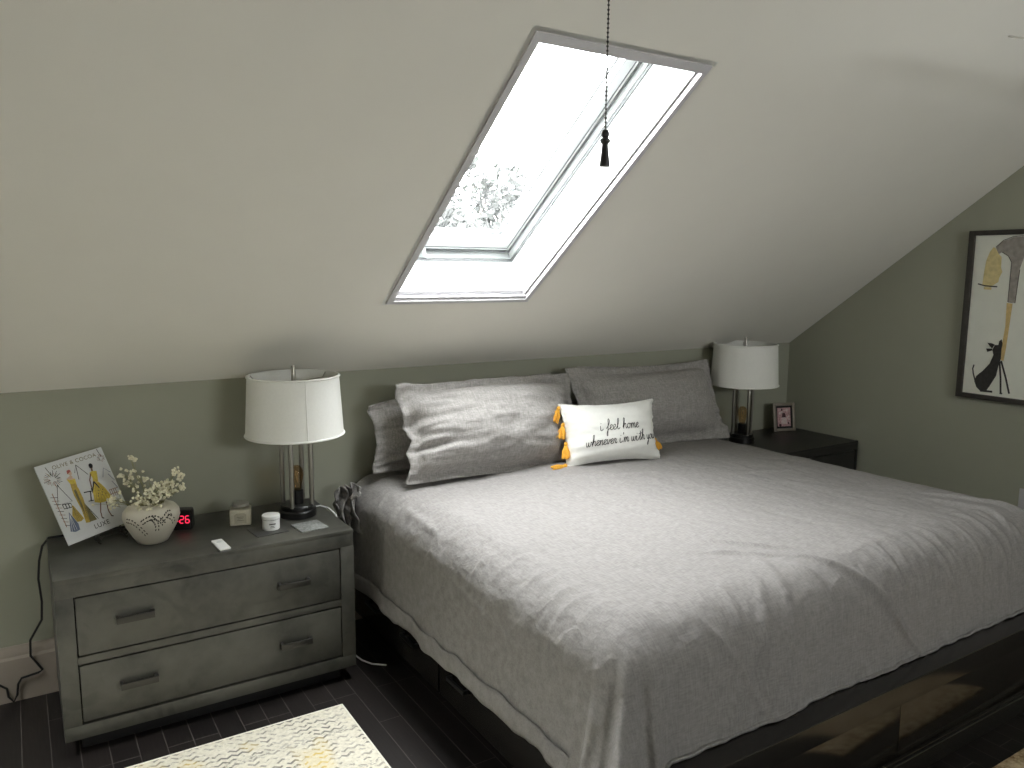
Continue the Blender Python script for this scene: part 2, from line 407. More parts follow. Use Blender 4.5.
mb = MB(); mb.poly([slp(a, b, D + .068) for a, b in ((s0 + .07, t0 + .09), (s1 - .07, t0 + .09), (s1 - .07, t1 - .07), (s0 + .07, t1 - .07))]); struct(mb.build('pane', M['glass'], win, smooth=0))
# latch tab on the lower frame
mb = MB(); mb.tube([slp(.70, t0 + .035, D + .028), slp(.70, t0 + .020, D + .005), slp(.72, t0 + .010, D + .002), slp(.76, t0 + .006, D + .004)], [.010, .011, .009, .004], 8); struct(mb.build('latch', M['sash'], win))
# casing: a thin pale angle strip around the opening
mb = MB(); w = .005; v_ = .020
sbox(mb, s0 - w, s0 + v_, t0 - w, t1 + w, -.006, .010); sbox(mb, s1 - v_ * .7, s1 + w, t0 - w, t1 + w, -.006, .010)
sbox(mb, s0 + v_, s1 - v_ * .7, t0 - w, t0 + .012, -.006, .008); sbox(mb, s0 + v_, s1 - v_ * .7, t0 + .010, t0 + .026, .004, .012); sbox(mb, s0 + v_, s1 - v_ * .7, t1 - .026, t1 + w, -.006, .010)
sbox(mb, s1 - .022, s1, t0 + .026, t1 - .026, .014, .024); sbox(mb, s0 + .004, s1 - .004, t0, t0 + .03, .03, .04)
struct(mb.build('trim_1', M['alu'], smooth=0), 'pale casing strip around the skylight opening')

# unseen twin skylight, added left of the picture to light the rug and the near side of the room
mb = MB(); p0, p1 = S2
sbox(mb, p0 - th_, p0, t0 - th_, t1 + th_, 0, D); sbox(mb, p1, p1 + th_, t0 - th_, t1 + th_, 0, D); sbox(mb, p0, p1, t0 - th_, t0, 0, D); sbox(mb, p0, p1, t1, t1 + th_, 0, D)
tw = struct(mb.build('window_3', M['shaft'], smooth=20))
mb = MB(); ring(mb, p0 - .02, p1 + .02, t0 - .02, t1 + .02, .08, D, D + .09); struct(mb.build('window_frame', M['sash'], tw, smooth=20))
mb = MB(); mb.poly([slp(a, b, D + .068) for a, b in ((p0, t0), (p1, t0), (p1, t1), (p0, t1))]); struct(mb.build('pane', M['glass'], tw, smooth=0))

# ================================================================== OUTSIDE (seen through the skylight)
mb = MB(); mb.grid(lambda a, b: (-60 + 160 * a, 6 + 150 * b, -5.5 + 2.2 * noise.noise(Vector((a * 4, b * 5, 0))) + 5.2 * max(0, b - .12)), 40, 40); struct(mb.build('hill', M['grass']))
def tree(x, y, z0, h, r, seed, label):
    rnd = random.Random(seed)
    t = thing('tree', label, 'tree', (x, y, z0), group='trees seen through the skylight')
    mb = MB(); mb.tube([(0, 0, -.6), (.1, 0, h * .3), (0, .1, h * .75)], [.32, .25, .1], 8)
    for k in range(6):
        a = rnd.random() * 2 * PI; mb.tube([(0, 0, h * (.3 + .05 * k)), (math.cos(a) * r * .6, math.sin(a) * r * .6, h * (.55 + .05 * k))], [.12, .04], 6)
    mb.build('trunk', M['bark'], t)
    mb = MB()
    cl = [(rnd.gauss(0, r * .4), rnd.gauss(0, r * .4), h * (.62 + .16 * rnd.gauss(0, 1)), r * rnd.uniform(.28, .5)) for _ in range(16)]
    for cx, cy, cz, cr in cl:
        for _ in range(260):
            d = Vector((rnd.gauss(0, 1), rnd.gauss(0, 1), rnd.gauss(0, 1))).normalized() * cr * rnd.uniform(.55, 1)
            c = Vector((cx, cy, cz)) + d; a = Vector((rnd.gauss(0, 1), rnd.gauss(0, 1), rnd.gauss(0, 1))).normalized(); b = a.orthogonal().normalized(); s = rnd.uniform(.12, .24)
            mb.poly([c + a * s, c + b * s * .6, c - a * s, c - b * s * .6])
    mb.build('foliage', M['leaf'], t, smooth=0, recalc=False)
tree(9.8, 17.0, -5.2, 8.6, 2.5, 1, 'nearest leafy tree at the left of the skylight view')
tree(13.8, 23.0, -3.3, 9.4, 2.7, 2, 'leafy tree in the middle of the skylight view')
tree(18.6, 29.0, -3.6, 10.0, 3.2, 3, 'farthest tree, at the right side of the skylight glass')

# ================================================================== LEFT DRESSER
def bar_handle(parent, x, y, z, w, mat, plate=True):
    mb = MB()
    mb.box(x - w / 2, x + w / 2, y - .026, y - .019, z - .012, z + .010, .002)
    mb.box(x - w / 2, x - w / 2 + .011, y - .02, y + .001, z - .011, z + .010, .0015); mb.box(x + w / 2 - .011, x + w / 2, y - .02, y + .001, z - .011, z + .010, .0015); mb.box(x - w / 2, x + w / 2, y - .022, y - .003, z - .012, z - .008, .001)
    mb.build('handle', mat, parent)

def dresser(loc, W, Dp, H, name, label, mat, drawers, dx, hx, hmat, fr=.054):
    t = thing(name, label, 'nightstand', loc)
    # carcass: mitred picture-frame front around the drawers, solid sides, top
    mb = MB(); z0 = .0563
    mb.box(0, W, -Dp, 0, H - .016, H, .002)                               # top sheet
    mb.box(.0005, W - .0005, -Dp + .0006, 0, drawers[0][1] + .002, H - .015, .001)
    mb.box(0, fr * .98, -Dp, 0, z0 + .0475, drawers[0][1] + .003, .001); mb.box(W - fr * .98, W, -Dp, 0, z0 + .0475, drawers[0][1] + .003, .001)
    mb.box(0, W, -Dp, 0, z0, z0 + .048, .002)
    for za, zb in zip(drawers[:-1], drawers[1:]): mb.box(fr * .9, W - fr * .9, -Dp + .002, -.02, zb[1] + .003, za[0] - .003, .001)
    mb.box(fr * .9, W - fr * .9, -.03, -.012, z0, H - .02)
    body = mb.build('body', mat, t)
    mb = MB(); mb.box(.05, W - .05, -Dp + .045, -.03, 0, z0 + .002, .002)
    mb.build('plinth', M['dark_gap'] if mat is M['dresser'] else mat, t)  # black on the charcoal dresser's plinth stands for the shade underneath
    for zb, zt in drawers:
        mb = MB(); mb.box(dx + .003, W - dx - .003, -Dp + .001, -Dp + .022, zb + .003, zt - .003, .0015)
        mb.box(dx + .02, W - dx - .02, -Dp + .02, -.05, zb + .012, zt - .02)
        dr = mb.build('drawer', mat, t)
        for x in hx: bar_handle(dr, x, -Dp, (zb + zt) / 2 + .004, .118, hmat)
    return t
DX0, DX1, DY = -.7066, .2923, -.5188
dr = dresser((DX0, -.022, 0), DX1 - DX0, -DY - .022, .61, 'dresser', 'low charcoal two-drawer dresser standing left of the bed', M['dresser'],
             [(.341, .543), (.110, .310)], .054, (.229, .763), M['handle'])
# black sheet behind the drawer fronts puts in the shade of the gaps
mb = MB(); mb.box(.05, .949, -.46, -.44, .105, .548); mb.build('drawer_gap_shade', M['dark_gap'], dr)

# ================================================================== RIGHT NIGHTSTAND
NX0, NX1, NY, NH = 2.695, 3.395, -.5436, .6191
ns = dresser((NX0, -.022, 0), NX1 - NX0, -NY - .022, NH, 'nightstand', 'black nightstand in the corner right of the bed', M['stand'],
             [(.335, NH - .053), (.105, .315)], .02, (.35,), M['handle_dark'], fr=.02)

# ================================================================== BED
BX0, BX1, BF = .475, 2.56, -2.03
bed = thing('bed_frame', 'dark espresso storage platform bed frame with glossy footboard', 'bed', (BX0, 0, 0))
Wd = BX1 - BX0; FZ = .345
mb = MB()
mb.box(0, .03, BF + .09, -.03, .06, FZ - .035, .002); mb.box(Wd - .03, Wd, BF + .09, -.03, .06, FZ - .035, .002); mb.box(.03, Wd - .03, -.06, -.03, .06, FZ)
mb.box(.02, .09, BF + .10, -.03, FZ - .035, FZ, .003); mb.box(Wd - .09, Wd - .02, BF + .10, -.03, FZ - .035, FZ, .003)
mb.box(.09, Wd - .09, BF + .1, -.06, FZ - .035, FZ - .01)
mb.box(.06, Wd - .06, BF + .16, -.06, 0.0, .065)
mb.build('side_rails', M['bedwood'], bed)
# footboard: top rail, bottom ledge, end stiles, inset glossy panels
mb = MB()
mb.box(0, Wd, BF, BF + .095, FZ - .072, FZ, .006, seg=3); mb.box(0, Wd, BF, BF + .095, 0, .072, .006, seg=3)
mb.box(0, .07, BF, BF + .095, .07, FZ - .07, .002); mb.box(Wd - .07, Wd, BF, BF + .095, .07, FZ - .07, .002)
mb.box(.07, Wd - .07, BF + .008, BF + .02, .072, .080, .002)
mb.box(.07, Wd - .07, BF + .06, BF + .09, .07, FZ - .07)
mb.build('footboard', M['bedwood'], bed)
n = 2; pw = (Wd - .14) / n
for k in range(n):
    mb = MB(); mb.box(.07 + pw * k + .0015, .07 + pw * (k + 1) - .0015, BF + .022, BF + .06, .073, FZ - .073, .001); mb.build('foot_panel', M['bedpanel'], bed)
# side drawers facing the dresser
for ya, yb, hs in ((-.89, -.06, (-.30, -.66)), (-1.91, -.90, (-1.055, -1.72))):
    mb = MB(); mb.box(-.012, .002, ya, yb, .068, FZ - .042, .002); dw = mb.build('drawer', M['bedwood'], bed)
    for hy in hs:
        mb = MB(); mb.box(-.034, -.024, hy - .062, hy + .062, .172, .186, .002); mb.box(-.028, -.011, hy - .062, hy - .052, .172, .186); mb.box(-.028, -.011, hy + .052, hy + .062, .172, .186); mb.build('handle', M['handle_dark'], dw)
    mb = MB(); mb.box(Wd - .002, Wd + .012, ya, yb, .068, FZ - .042, .002); mb.build('drawer', M['bedwood'], bed)
mb = MB(); mb.box(.57, 2.46, -1.88, -.06, FZ - .008, .63, .06, seg=4); tag(mb.build('mattress', M['mattress']), 'thick mattress covered by the grey duvet', 'mattress')

# ------------------------------------------------------------------ duvet
ZT = .695
def fnoise(x, y, z=0.0): return noise.noise(Vector((x, y, z)))
RID = []   # (u0,v0,u1,v1,width,height) wrinkle ridges in cloth coordinates
def seg_d(px, py, a):
    x0, y0, x1, y1 = a[:4]; dx, dy = x1 - x0, y1 - y0; L2 = dx * dx + dy * dy
    t = max(0, min(1, ((px - x0) * dx + (py - y0) * dy) / L2)); return math.hypot(px - x0 - t * dx, py - y0 - t * dy), t
cL, cF = .605, -1.765
def cR(v): return 2.41 + .07 * min(1, -v / 1.7)
RL, RF, RR = .55, .46, .5
def duvet_pt(u, v):
    cr = cR(v)
    ox = u - cL if u < cL else (u - cr if u > cr else 0.0)
    oy = v - cF if v < cF else 0.0
    bx, by = min(max(u, cL), cr), max(v, cF)
    # loft of the top: softly uneven, sinking a little at the head
    top = ZT + .012 * fnoise(u * 1.7, v * 1.7, 3) + .006 * fnoise(u * 5, v * 4, 8)
    cxn = (u - 1.55) / 1.0; top += .012 * math.exp(-cxn * cxn * 2) - .008 * max(0, 1 - (-v) / .25) ** 2
    r = math.hypot(ox, oy)
    w = .0035 * fnoise(u * 16, v * 9, 1) + .0022 * fnoise(u * 34, v * 26, 5)
    rg = 0.0
    for a in RID:
        if abs(a[5]) < .0015: continue
        if min(a[0], a[2]) - .2 < u < max(a[0], a[2]) + .2 and min(a[1], a[3]) - .2 < v < max(a[1], a[3]) + .2:
            dd, tt = seg_d(u + .010 * fnoise(u * 5, v * 5, 2), v + .010 * fnoise(u * 5, v * 5, 4), a)
            rg += a[5] * math.exp(-(dd / a[4]) ** 2) * math.sin(PI * (.12 + .76 * tt))
    if r < 1e-9: return Vector((bx, by, top + w + rg))
    ex, ey = ox / r, oy / r
    q = (abs(ex) ** 3.2 + abs(ey) ** 3.2) ** (1 / 3.2); sx, sy = ex / q, ey / q
    side = abs(ex); ax = .17 if ox < 0 else .17; ay = .165
    a = ax * side + ay * (1 - side); b = .14 * side + .155 * (1 - side); La = .25
    phi = min(r / La, 1) * PI / 2; h, d = a * math.sin(phi), b * (1 - math.cos(phi))
    # rounding is a little tighter near the top edge
    ext = max(0.0, r - La)
    corner = max(0.0, 1 - abs(abs(ex) - abs(ey)) * 1.25) if (ox and oy) else 0.0
    h += ext * ((.05 if oy == 0 else .12) + .45 * corner); d += ext * (.985 - .10 * corner)
    per = (v if abs(ex) > abs(ey) else u); ang = math.atan2(abs(ey), abs(ex) + 1e-9)
    k = min(1, r / .3)
    fold = .010 * fnoise(per * 5.5, r * .9, 11) + .006 * fnoise(per * 15, r * 1.5, 13)
    if corner > 0: fold += corner * min(1, max(0, r - .12) / .35) * (.038 * math.cos(ang * 14.0 + .9) + .014 * math.cos(ang * 31 + 1) + .010 * fnoise(ang * 9, r * 2, 17))
    h += k * (fold + w + rg * .8); top += (1 - k) * (w + rg)
    z = top - d
    p = Vector((bx + sx * h, by + sy * h, z))
    # cloth lands on the footboard rail
    if p.x > BX0 - .004 and p.y > BF - .01:
        zl = FZ + .008
        if p.z < zl:
            ov = zl - p.z; p.z = zl + .004 * (1 + fnoise(u * 14, v * 14, 6)); p.y -= min(ov, .10) * .25
    if p.y > -.62: p.x = min(p.x, 2.672)
    if p.x > BX1 - .01: p.x = min(p.x, BX1 + .14)
    return p
RID += [(1.05, -1.80, .80, -2.2, .018, .012), (1.16, -1.70, 1.02, -2.15, .022, .010), (1.30, -1.76, 1.70, -2.2, .016, .026), (1.12, -1.50, 1.36, -1.72, .012, .010), (1.02, -1.56, 1.30, -1.76, .012, .010),
        (1.62, -1.78, 2.0, -2.1, .02, .010), (1.85, -1.82, 1.95, -2.2, .014, .009), (2.2, -1.76, 2.28, -2.2, .015, .012), (2.1, -1.8, 2.08, -2.2, .012, .008), (.75, -1.85, .95, -2.2, .014, .010), (2.3, -1.6, 2.42, -2.05, .015, .014), (2.36, -1.55, 2.60, -1.95, .014, .014), (.30, -1.50, .36, -1.05, .012, .008),
        (1.3, -.62, 1.75, -.80, .012, .006), (1.9, -.95, 2.25, -1.02, .01, .007), (1.45, -1.1, 1.8, -1.2, .012, .005), (2.1, -1.35, 2.4, -1.30, .012, .008), (.5, -.55, .46, -.9, .016, .010), (.56, -1.15, .34, -1.22, .014, .010), (.75, -.75, 1.0, -.85, .012, .004)]
for k in range(44):
    u0 = .25 + .05 * random.random(); vv = -.3 - 1.4 * random.random(); L = .10 + .2 * random.random()
    RID.append((.60, vv, .60 - L, vv + random.uniform(-.08, .05), .009 + .007 * random.random(), .003 + .004 * random.random()))
for k in range(16):
    uu = .8 + 1.6 * random.random(); L = .12 + .22 * random.random()
    RID.append((uu, -1.79, uu + random.uniform(-.05, .12), -1.79 - L, .009 + .006 * random.random(), .004 + .004 * random.random()))
mb = MB(); bm = mb.bm
def hemL(v): return RL + .018 * fnoise(v * 4, 0, 21) + .010 * fnoise(v * 11, 0, 22)
NU, NV = 420, 320
rows = []
for j in range(NV + 1):
    b = j / NV; row = []
    for i in range(NU + 1):
        a = i / NU
        v = -.05 + b * (cF - RF + .05)
        lo = cL - hemL(v); hi = cR(v) + RR; u = lo + a * (hi - lo)
        row.append(bm.verts.new(duvet_pt(u, v)))
    rows.append(row)
for j in range(NV):
    for i in range(NU):
        f = bm.faces.new((rows[j][i], rows[j][i + 1], rows[j + 1][i + 1], rows[j + 1][i]))
duv = mb.build('duvet', M['linen'], smooth=180)
tag(duv, 'rumpled grey linen duvet spread over the bed and hanging down its sides', 'duvet')
so = duv.modifiers.new('thickness', 'SOLIDIFY'); so.thickness = .010; so.offset = -1
# turned hem along the hanging edge, a separate folded strip
mb = MB(); P1, P2 = [], []
def hem_strip(x, seed, r0, r1):
    A = []
    for j in range(150):
        v = -.35 + (j / 149) * (-1.45)
        ra = r0 + .012 * fnoise(v * 6, 1, seed) + .006 * fnoise(v * 17, 1, seed)
        A.append(v)
    mb.grid(lambda a, b: (lambda v: duvet_pt(cL - (hemL(v) + r0 + (r1 - r0) * b + .014 * fnoise(v * 6, 1, seed) * b), v) + Vector((-.005 - .004 * math.sin(PI * b) - .004 * fnoise(v * 14, b, seed), 0, 0)))(-.07 - 1.69 * a), 160, 5)
hem_strip(0, 31, -.055, .012)
hm = mb.build('hem', M['linen'], duv, smooth=180); so = hm.modifiers.new('thickness', 'SOLIDIFY'); so.thickness = .003
# bunched sheet corner hanging at the head of the bed beside the dresser
mb = MB()
def bunch(a, b):
    x = .372 + .065 * a - .012 * math.sin(PI * b) + .012 * fnoise(a * 4, b * 3, 2) * 2; z = .690 - .19 * b - .03 * (1 - a) + .012 * fnoise(a * 6, b * 4, 5)
    y = -.12 - .08 * a - .028 * math.sin(a * 21 + 4 * b) - .03 * b + .035 * fnoise(a * 7, b * 6, 3)
    return (x, y, z)
mb.grid(bunch, 40, 50); bo = mb.build('sheet_corner', M['sheet'], duv, smooth=180); so = bo.modifiers.new('thickness', 'SOLIDIFY'); so.thickness = .006

# ------------------------------------------------------------------ pillows
def pillow_surface(W, H, T, fl, seed, wr=.008, pull=.05, slump=0.0, gather=1.0, taper=0.0, curl=0.0):
    """returns f(U, V, side, lift): U in [-1,1] across incl. flange, V in [-1,1] up; local x across, z up from 0, -y front"""
    bw, bh = W / 2 - fl, H / 2 - fl
    def f(U, V, side, lift=0.0):
        x, z = U * W / 2, V * H / 2
        u, v = x / bw, z / bh
        pu, pv = min(abs(u), 1), min(abs(v), 1)
        prof = (max(0, 1 - pu ** 2.6) ** .62) * (max(0, 1 - pv ** 2.4) ** .62)
        y = T / 2 * prof
        g = math.exp(-(1 - pu) / .28) ; g2 = math.exp(-(1 - pv) / .14)
        rip = wr * prof ** .35 * (g * gather * (fnoise(v * 6, u * 1.5, seed) + .7 * abs(fnoise(v * 11 + u, u * 2, seed + 3))) * 1.5 + g2 * .7 * fnoise(u * 8, v * 2, seed + 5)
                     + .9 * fnoise(u * 2.2 + v * .8, v * 3.4 - u, seed + 7) + .35 * fnoise(u * 7, v * 9, seed + 8)) if prof > 0 else 0
        y += rip
        x *= 1 - pull * (1 - pv ** 2) * pu ** 3; z *= 1 - pull * 1.6 * (1 - pu ** 2) * pv ** 3
        yy = -(y + lift + .002) if side > 0 else (y * .85 + lift + .002)
        z -= taper * (z + H / 2) * max(0, .25 - U) ** 1.3
        e = max(0, max(abs(u), abs(v)) - 1)
        if e > 0 or prof < .25:
            k = min(1, (.25 - prof) / .25) if prof < .25 else 0
            yy += k * (.016 * fnoise(U * 3.1, V * 3.1, seed + 11) + .012 * fnoise(U * 9, V * 9, seed + 12))
        if U < -.62: yy -= curl * min(1, (-.62 - U) / .3) ** 1.5 * (.6 + .9 * fnoise(V * 2.6, 1.7, seed + 20) + .4 * fnoise(V * 7, 2.7, seed + 21)); x += curl * .5 * min(1, (-.62 - U) / .3) * fnoise(V * 3.2, 4.1, seed + 22)
        # weight settles towards the bottom
        z -= slump * prof * (1 - V) * .3
        return Vector((x, yy, z + H / 2))
    return f
def pillow_mesh(f, nu=72, nv=48):
    mb = MB(); bm = mb.bm
    F = [[bm.verts.new(f(-1 + 2 * i / nu, -1 + 2 * j / nv, 1)) for j in range(nv + 1)] for i in range(nu + 1)]
    B = [[bm.verts.new(f(-1 + 2 * i / nu, -1 + 2 * j / nv, -1)) for j in range(nv + 1)] for i in range(nu + 1)]
    for i in range(nu):
        for j in range(nv):
            bm.faces.new((F[i][j], F[i + 1][j], F[i + 1][j + 1], F[i][j + 1])); bm.faces.new((B[i][j], B[i][j + 1], B[i + 1][j + 1], B[i + 1][j]))
    for i in range(nu):
        bm.faces.new((F[i][0], B[i][0], B[i + 1][0], F[i + 1][0])); bm.faces.new((F[i][nv], F[i + 1][nv], B[i + 1][nv], B[i][nv]))
    for j in range(nv):
        bm.faces.new((F[0][j], F[0][j + 1], B[0][j + 1], B[0][j])); bm.faces.new((F[nu][j], B[nu][j], B[nu][j + 1], F[nu][j + 1]))
    return mb
def pillow(label, loc, yaw, lean, roll, W, H, T, seed, group, fl=.045, wr=.009, gather=1.2, taper=0.0, curl=0.0):
    f = pillow_surface(W, H, T, fl, seed, wr, gather=gather, taper=taper, curl=curl)
    o = pillow_mesh(f).build('pillow', M['linen_p'], smooth=180)
    # matrix: lean about x, then roll in plane, then yaw
    o.rotation_mode = 'XYZ'
    o.matrix_world = Matrix.Translation(Vector(loc)) @ Matrix.Rotation(yaw, 4, 'Z') @ Matrix.Rotation(-lean, 4, 'X') @ Matrix.Rotation(-roll, 4, 'Y')
    return tag(o, label, 'pillow', group)
G = 'grey sham pillows at the head of the bed'
pillow('grey linen pillow slumped behind the front left pillow', (1.0, -.185, .71), .02, .20, -.03, .98, .40, .19, 41, G, wr=.016, taper=.2)
pillow('grey pillow mostly hidden behind the front right pillow', (2.12, -.165, .69), -.02, .18, -.015, .92, .42, .17, 47, G)
pillow('plump grey linen pillow at front left with a tucked wrinkled end', (1.055, -.395, .684), .085, .46, -.085, .985, .495, .28, 43, G, wr=.020, gather=2.0, taper=.11, curl=.045)
pillow('grey linen pillow at front right, behind the white cushion', (2.065, -.315, .69), .0, .44, -.01, .99, .46, .23, 53, G, wr=.012)

# white lettered cushion
cu = thing('cushion', 'small white cushion with black handwritten words and mustard tassels', 'cushion', (1.635, -.455, .700), (0, 0, 0))
cu.matrix_world = Matrix.Translation((1.583, -.505, .702)) @ Matrix.Rotation(-.19, 4, 'Z') @ Matrix.Rotation(-.31, 4, 'X')
fc = pillow_surface(.50, .295, .15, .006, 71, .004, pull=.07, gather=1.4)
pillow_mesh(fc, 80, 50).build('cover', M['cotton'], cu, smooth=180)
# handwriting, one glyph = strokes in units of the x-height
GL = {
 'i': ([[(0, .9), (.02, .3), (.12, .02), (.28, .06), (.42, .3)], [(.06, 1.32), (.10, 1.42)]], .42),
 'f': ([[(0, .3), (.28, .9), (.44, 1.7), (.38, 2.15), (.27, 2.0), (.24, 1.0), (.22, -.4), (.18, -1.05), (.08, -.95), (.14, -.3), (.30, .10), (.50, .3)]], .48),
 'e': ([[(0, .3), (.22, .5), (.36, .8), (.26, 1.0), (.10, .85), (.06, .4), (.16, .05), (.34, .06), (.50, .3)]], .47),
 'l': ([[(0, .3), (.22, .9), (.36, 1.7), (.33, 2.1), (.22, 1.95), (.16, 1.1), (.17, .3), (.26, .02), (.40, .12), (.50, .3)]], .48),
 'h': ([[(0, .3), (.20, 1.0), (.33, 1.8), (.28, 2.1), (.18, 1.9), (.13, 1.0), (.11, .0)], [(.11, .1), (.22, .7), (.36, .98), (.46, .8), (.45, .3), (.52, .03), (.66, .3)]], .64),
 'o': ([[(.34, .95), (.16, .9), (.07, .5), (.14, .08), (.32, .05), (.44, .4), (.40, .85), (.34, .95), (.46, .8), (.62, .8)]], .58),
 'm': ([[(0, .85), (.06, .9), (.08, .0)], [(.08, .2), (.18, .8), (.28, .95), (.34, .75), (.34, 0)], [(.34, .25), (.44, .8), (.56, .95), (.62, .7), (.62, .2), (.70, .02), (.82, .3)]], .80),
 'n': ([[(0, .85), (.06, .9), (.08, .0)], [(.08, .2), (.20, .8), (.33, .95), (.40, .7), (.40, .2), (.48, .02), (.60, .3)]], .58),
 'w': ([[(0, .9), (.04, .3), (.14, .02), (.28, .2), (.34, .85), (.36, .25), (.48, .02), (.62, .3), (.66, .9), (.70, .72), (.84, .75)]], .80),
 'v': ([[(0, .85), (.08, .9), (.20, .02), (.38, .6), (.42, .92), (.46, .75), (.60, .72)]], .56),
 'r': ([[(0, .3), (.14, 1.0), (.20, .86), (.34, .84), (.30, .3), (.40, .03), (.54, .3)]], .52),
 "'": ([[(.10, 1.9), (.04, 1.5)]], .16),
 't': ([[(0, .3), (.20, 1.0), (.28, 1.8), (.24, .9), (.20, .2), (.30, .02), (.46, .3)], [(-.04, 1.25), (.50, 1.36)]], .44),
 'y': ([[(0, .9), (.04, .4), (.16, .05), (.32, .3), (.40, .9)], [(.40, .9), (.36, 0), (.26, -.85), (.12, -1.05), (.08, -.8), (.24, -.3), (.56, .3)]], .54),
 'u': ([[(0, .9), (.03, .3), (.14, .02), (.30, .25), (.38, .9), (.38, .25), (.46, .03), (.60, .3)]], .58),
 ' ': ([], .42)}
def smooth_line(P, n=5):
    out = []
    for i in range(len(P) - 1):
        p0, p1, p2, p3 = P[max(i - 1, 0)], P[i], P[i + 1], P[min(i + 2, len(P) - 1)]
        for k in range(n):
            t = k / n
            out.append(tuple(.5 * ((2 * p1[j]) + (-p0[j] + p2[j]) * t + (2 * p0[j] - 5 * p1[j] + 4 * p2[j] - p3[j]) * t * t + (-p0[j] + 3 * p1[j] - 3 * p2[j] + p3[j]) * t ** 3) for j in (0, 1)))
    return out + [P[-1]]
mb = MB()
def write(s, x0, z0, xh, wd, slope):
    tot = sum(GL[c][1] for c in s); k = wd / tot; x = x0
    for c in s:
        for st in GL[c][0]:
            pts = []
            for a, b in smooth_line(st):
                X = x + a * k; Z = z0 + (X - x0) * slope + b * xh + 0; X += b * xh * .12
                pts.append(fc(X / .25, Z / .1475, 1, .0004))
            mb.tube(pts, .00155, 5)
        x += GL[c][1] * k
write("i feel home", -.088, .004, .024, .205, .02)
write("whenever i'm with you", -.165, -.066, .024, .385, .05)
mb.build('lettering', M['ink'], cu)
def tassel(x, z, y, ang, L=.062, tilt=0):
    mb = MB(); d = Vector((math.sin(ang), tilt, -math.cos(ang))); o = Vector((x, y, z)); sd = d.cross(Vector((0, 1, 0))).normalized(); fw = d.cross(sd)
    mb.tube([o, o + d * .006, o + d * .013, o + d * .018], [.004, .009, .010, .007], 8)
    for k in range(46):
        a = random.random() * 2 * PI; rr = math.sqrt(random.random()); e = (sd * math.cos(a) + fw * math.sin(a))
        mb.tube([o + d * .016 + e * .005 * rr, o + d * (.016 + L * .45) + e * .018 * rr, o + d * (.016 + L * random.uniform(.85, 1.02)) + e * .021 * rr], [.0019, .0021, .0016], 5)
    mb.build('tassel', M['mustard'], cu)
tassel(-.249, .284, -.006, -.46, .068); tassel(-.240, .205, -.010, -.32, .060); tassel(-.240, .118, -.012, -.12, .064); tassel(-.248, .012, -.016, -1.35, .068)
tassel(.243, .285, .012, -.25, .05, .5); tassel(.232, .205, .012, -.2, .05, .5); tassel(.236, .105, .008, .42, .045, .2); tassel(.240, .02, .012, -1.0, .04, .6)

# ================================================================== LAMPS
def lamp(loc, label, seam):
    t = thing('table_lamp', label, 'lamp', loc, (0, 0, seam), 'matching table lamps beside the bed')
    mb = MB(); mb.lathe([(0, 0), (.0715, 0), (.074, .003), (.074, .026), (.071, .030), (.067, .031), (.067, .046), (.064, .050), (0, .050)], n=40); mb.build('base', M['lampblack'], t)
    for k in range(2):
        a = PI / 4 + k * PI / 2 + .2; ca, sa = math.cos(a), math.sin(a); R = .0600; pts = []
        pts += [(-R, .045), (-R, .15), (-R, .29)] + [(-R * math.cos(q), .29 + R * math.sin(q)) for q in [PI * i / 14 for i in range(1, 14)]] + [(R, .29), (R, .15), (R, .045)]
        mb = MB(); mb.tube([(x * ca, x * sa, z + k * .0005) for x, z in pts], .0095, 12); mb.build('arch', M['nickel'], t)
    mb = MB(); mb.lathe([(0, .048), (.024, .048), (.024, .104), (.020, .108), (0, .108)], n=24); sk = mb.build('socket', M['lampblack'], t)
    mb = MB(); mb.lathe([(.014, .106), (.018, .118), (.023, .145), (.0265, .168), (.024, .190), (.014, .204), (0, .208)], n=24); bl = mb.build('bulb', M['bulb'], t)
    mb = MB(); mb.tube([(.004 * math.cos(a * 2.2), .007 * math.sin(a * 2.2), .132 + .052 * abs(math.sin(a))) for a in [i * .22 for i in range(26)]], .0010, 5); mb.build('filament', M['filament'], bl)
    # shade: double-walled tapered drum with rolled white bands
    zb, zt, rb, rt = .332, .572, .190, .176
    mb = MB(); mb.lathe([(rb, zb), (rt, zt), (rt - .003, zt), (rb - .003, zb)], n=72, closed=True)
    for f in mb.bm.faces:
        c = f.calc_center_median(); nrm = f.normal
    sh = mb.build('lamp_shade', [M['shade']], t, smooth=50)
    mb = MB()
    for z, r in ((zb + .004, rb + .0006), (zt - .004, rt + .0006)): mb.tube([(r * math.cos(a), r * math.sin(a), z) for a in [2 * PI * i / 72 for i in range(72)]], .0042, 8, closed=True)
    a = -PI / 2; mb.tube([((rb + .0005) * math.cos(a), (rb + .0005) * math.sin(a), zb + .008), ((rt + .0005) * math.cos(a), (rt + .0005) * math.sin(a), zt - .008)], .0016, 6)
    mb.build('shade_band', M['shade'], sh)
    mb = MB(); zs = zt - .028
    for k in range(3):
        a = 2 * PI * k / 3 + .5; mb.tube([(0, 0, zs), (rt * .45 * math.cos(a), rt * .45 * math.sin(a), zs), ((rt - .02) * math.cos(a), (rt - .02) * math.sin(a), zs + .002), ((rt - .003) * math.cos(a), (rt - .003) * math.sin(a), zt - .006)], .002, 6)
    mb.tube([(0, 0, .335), (0, 0, zs + .01)], .005, 8); mb.lathe([(.014, zs - .003), (.014, zs + .003)], n=16)
    mb.build('spider', M['nickel'], sh)
    mb = MB(); mb.lathe([(0, zs + .004), (.0085, zs + .004), (.0085, zs + .062), (.0075, zs + .064), (0, zs + .064)], n=20); mb.build('finial', M['nickel'], t)
    return t
lamp((.166, -.235, .61), 'table lamp with white drum shade on the charcoal dresser', -.05)
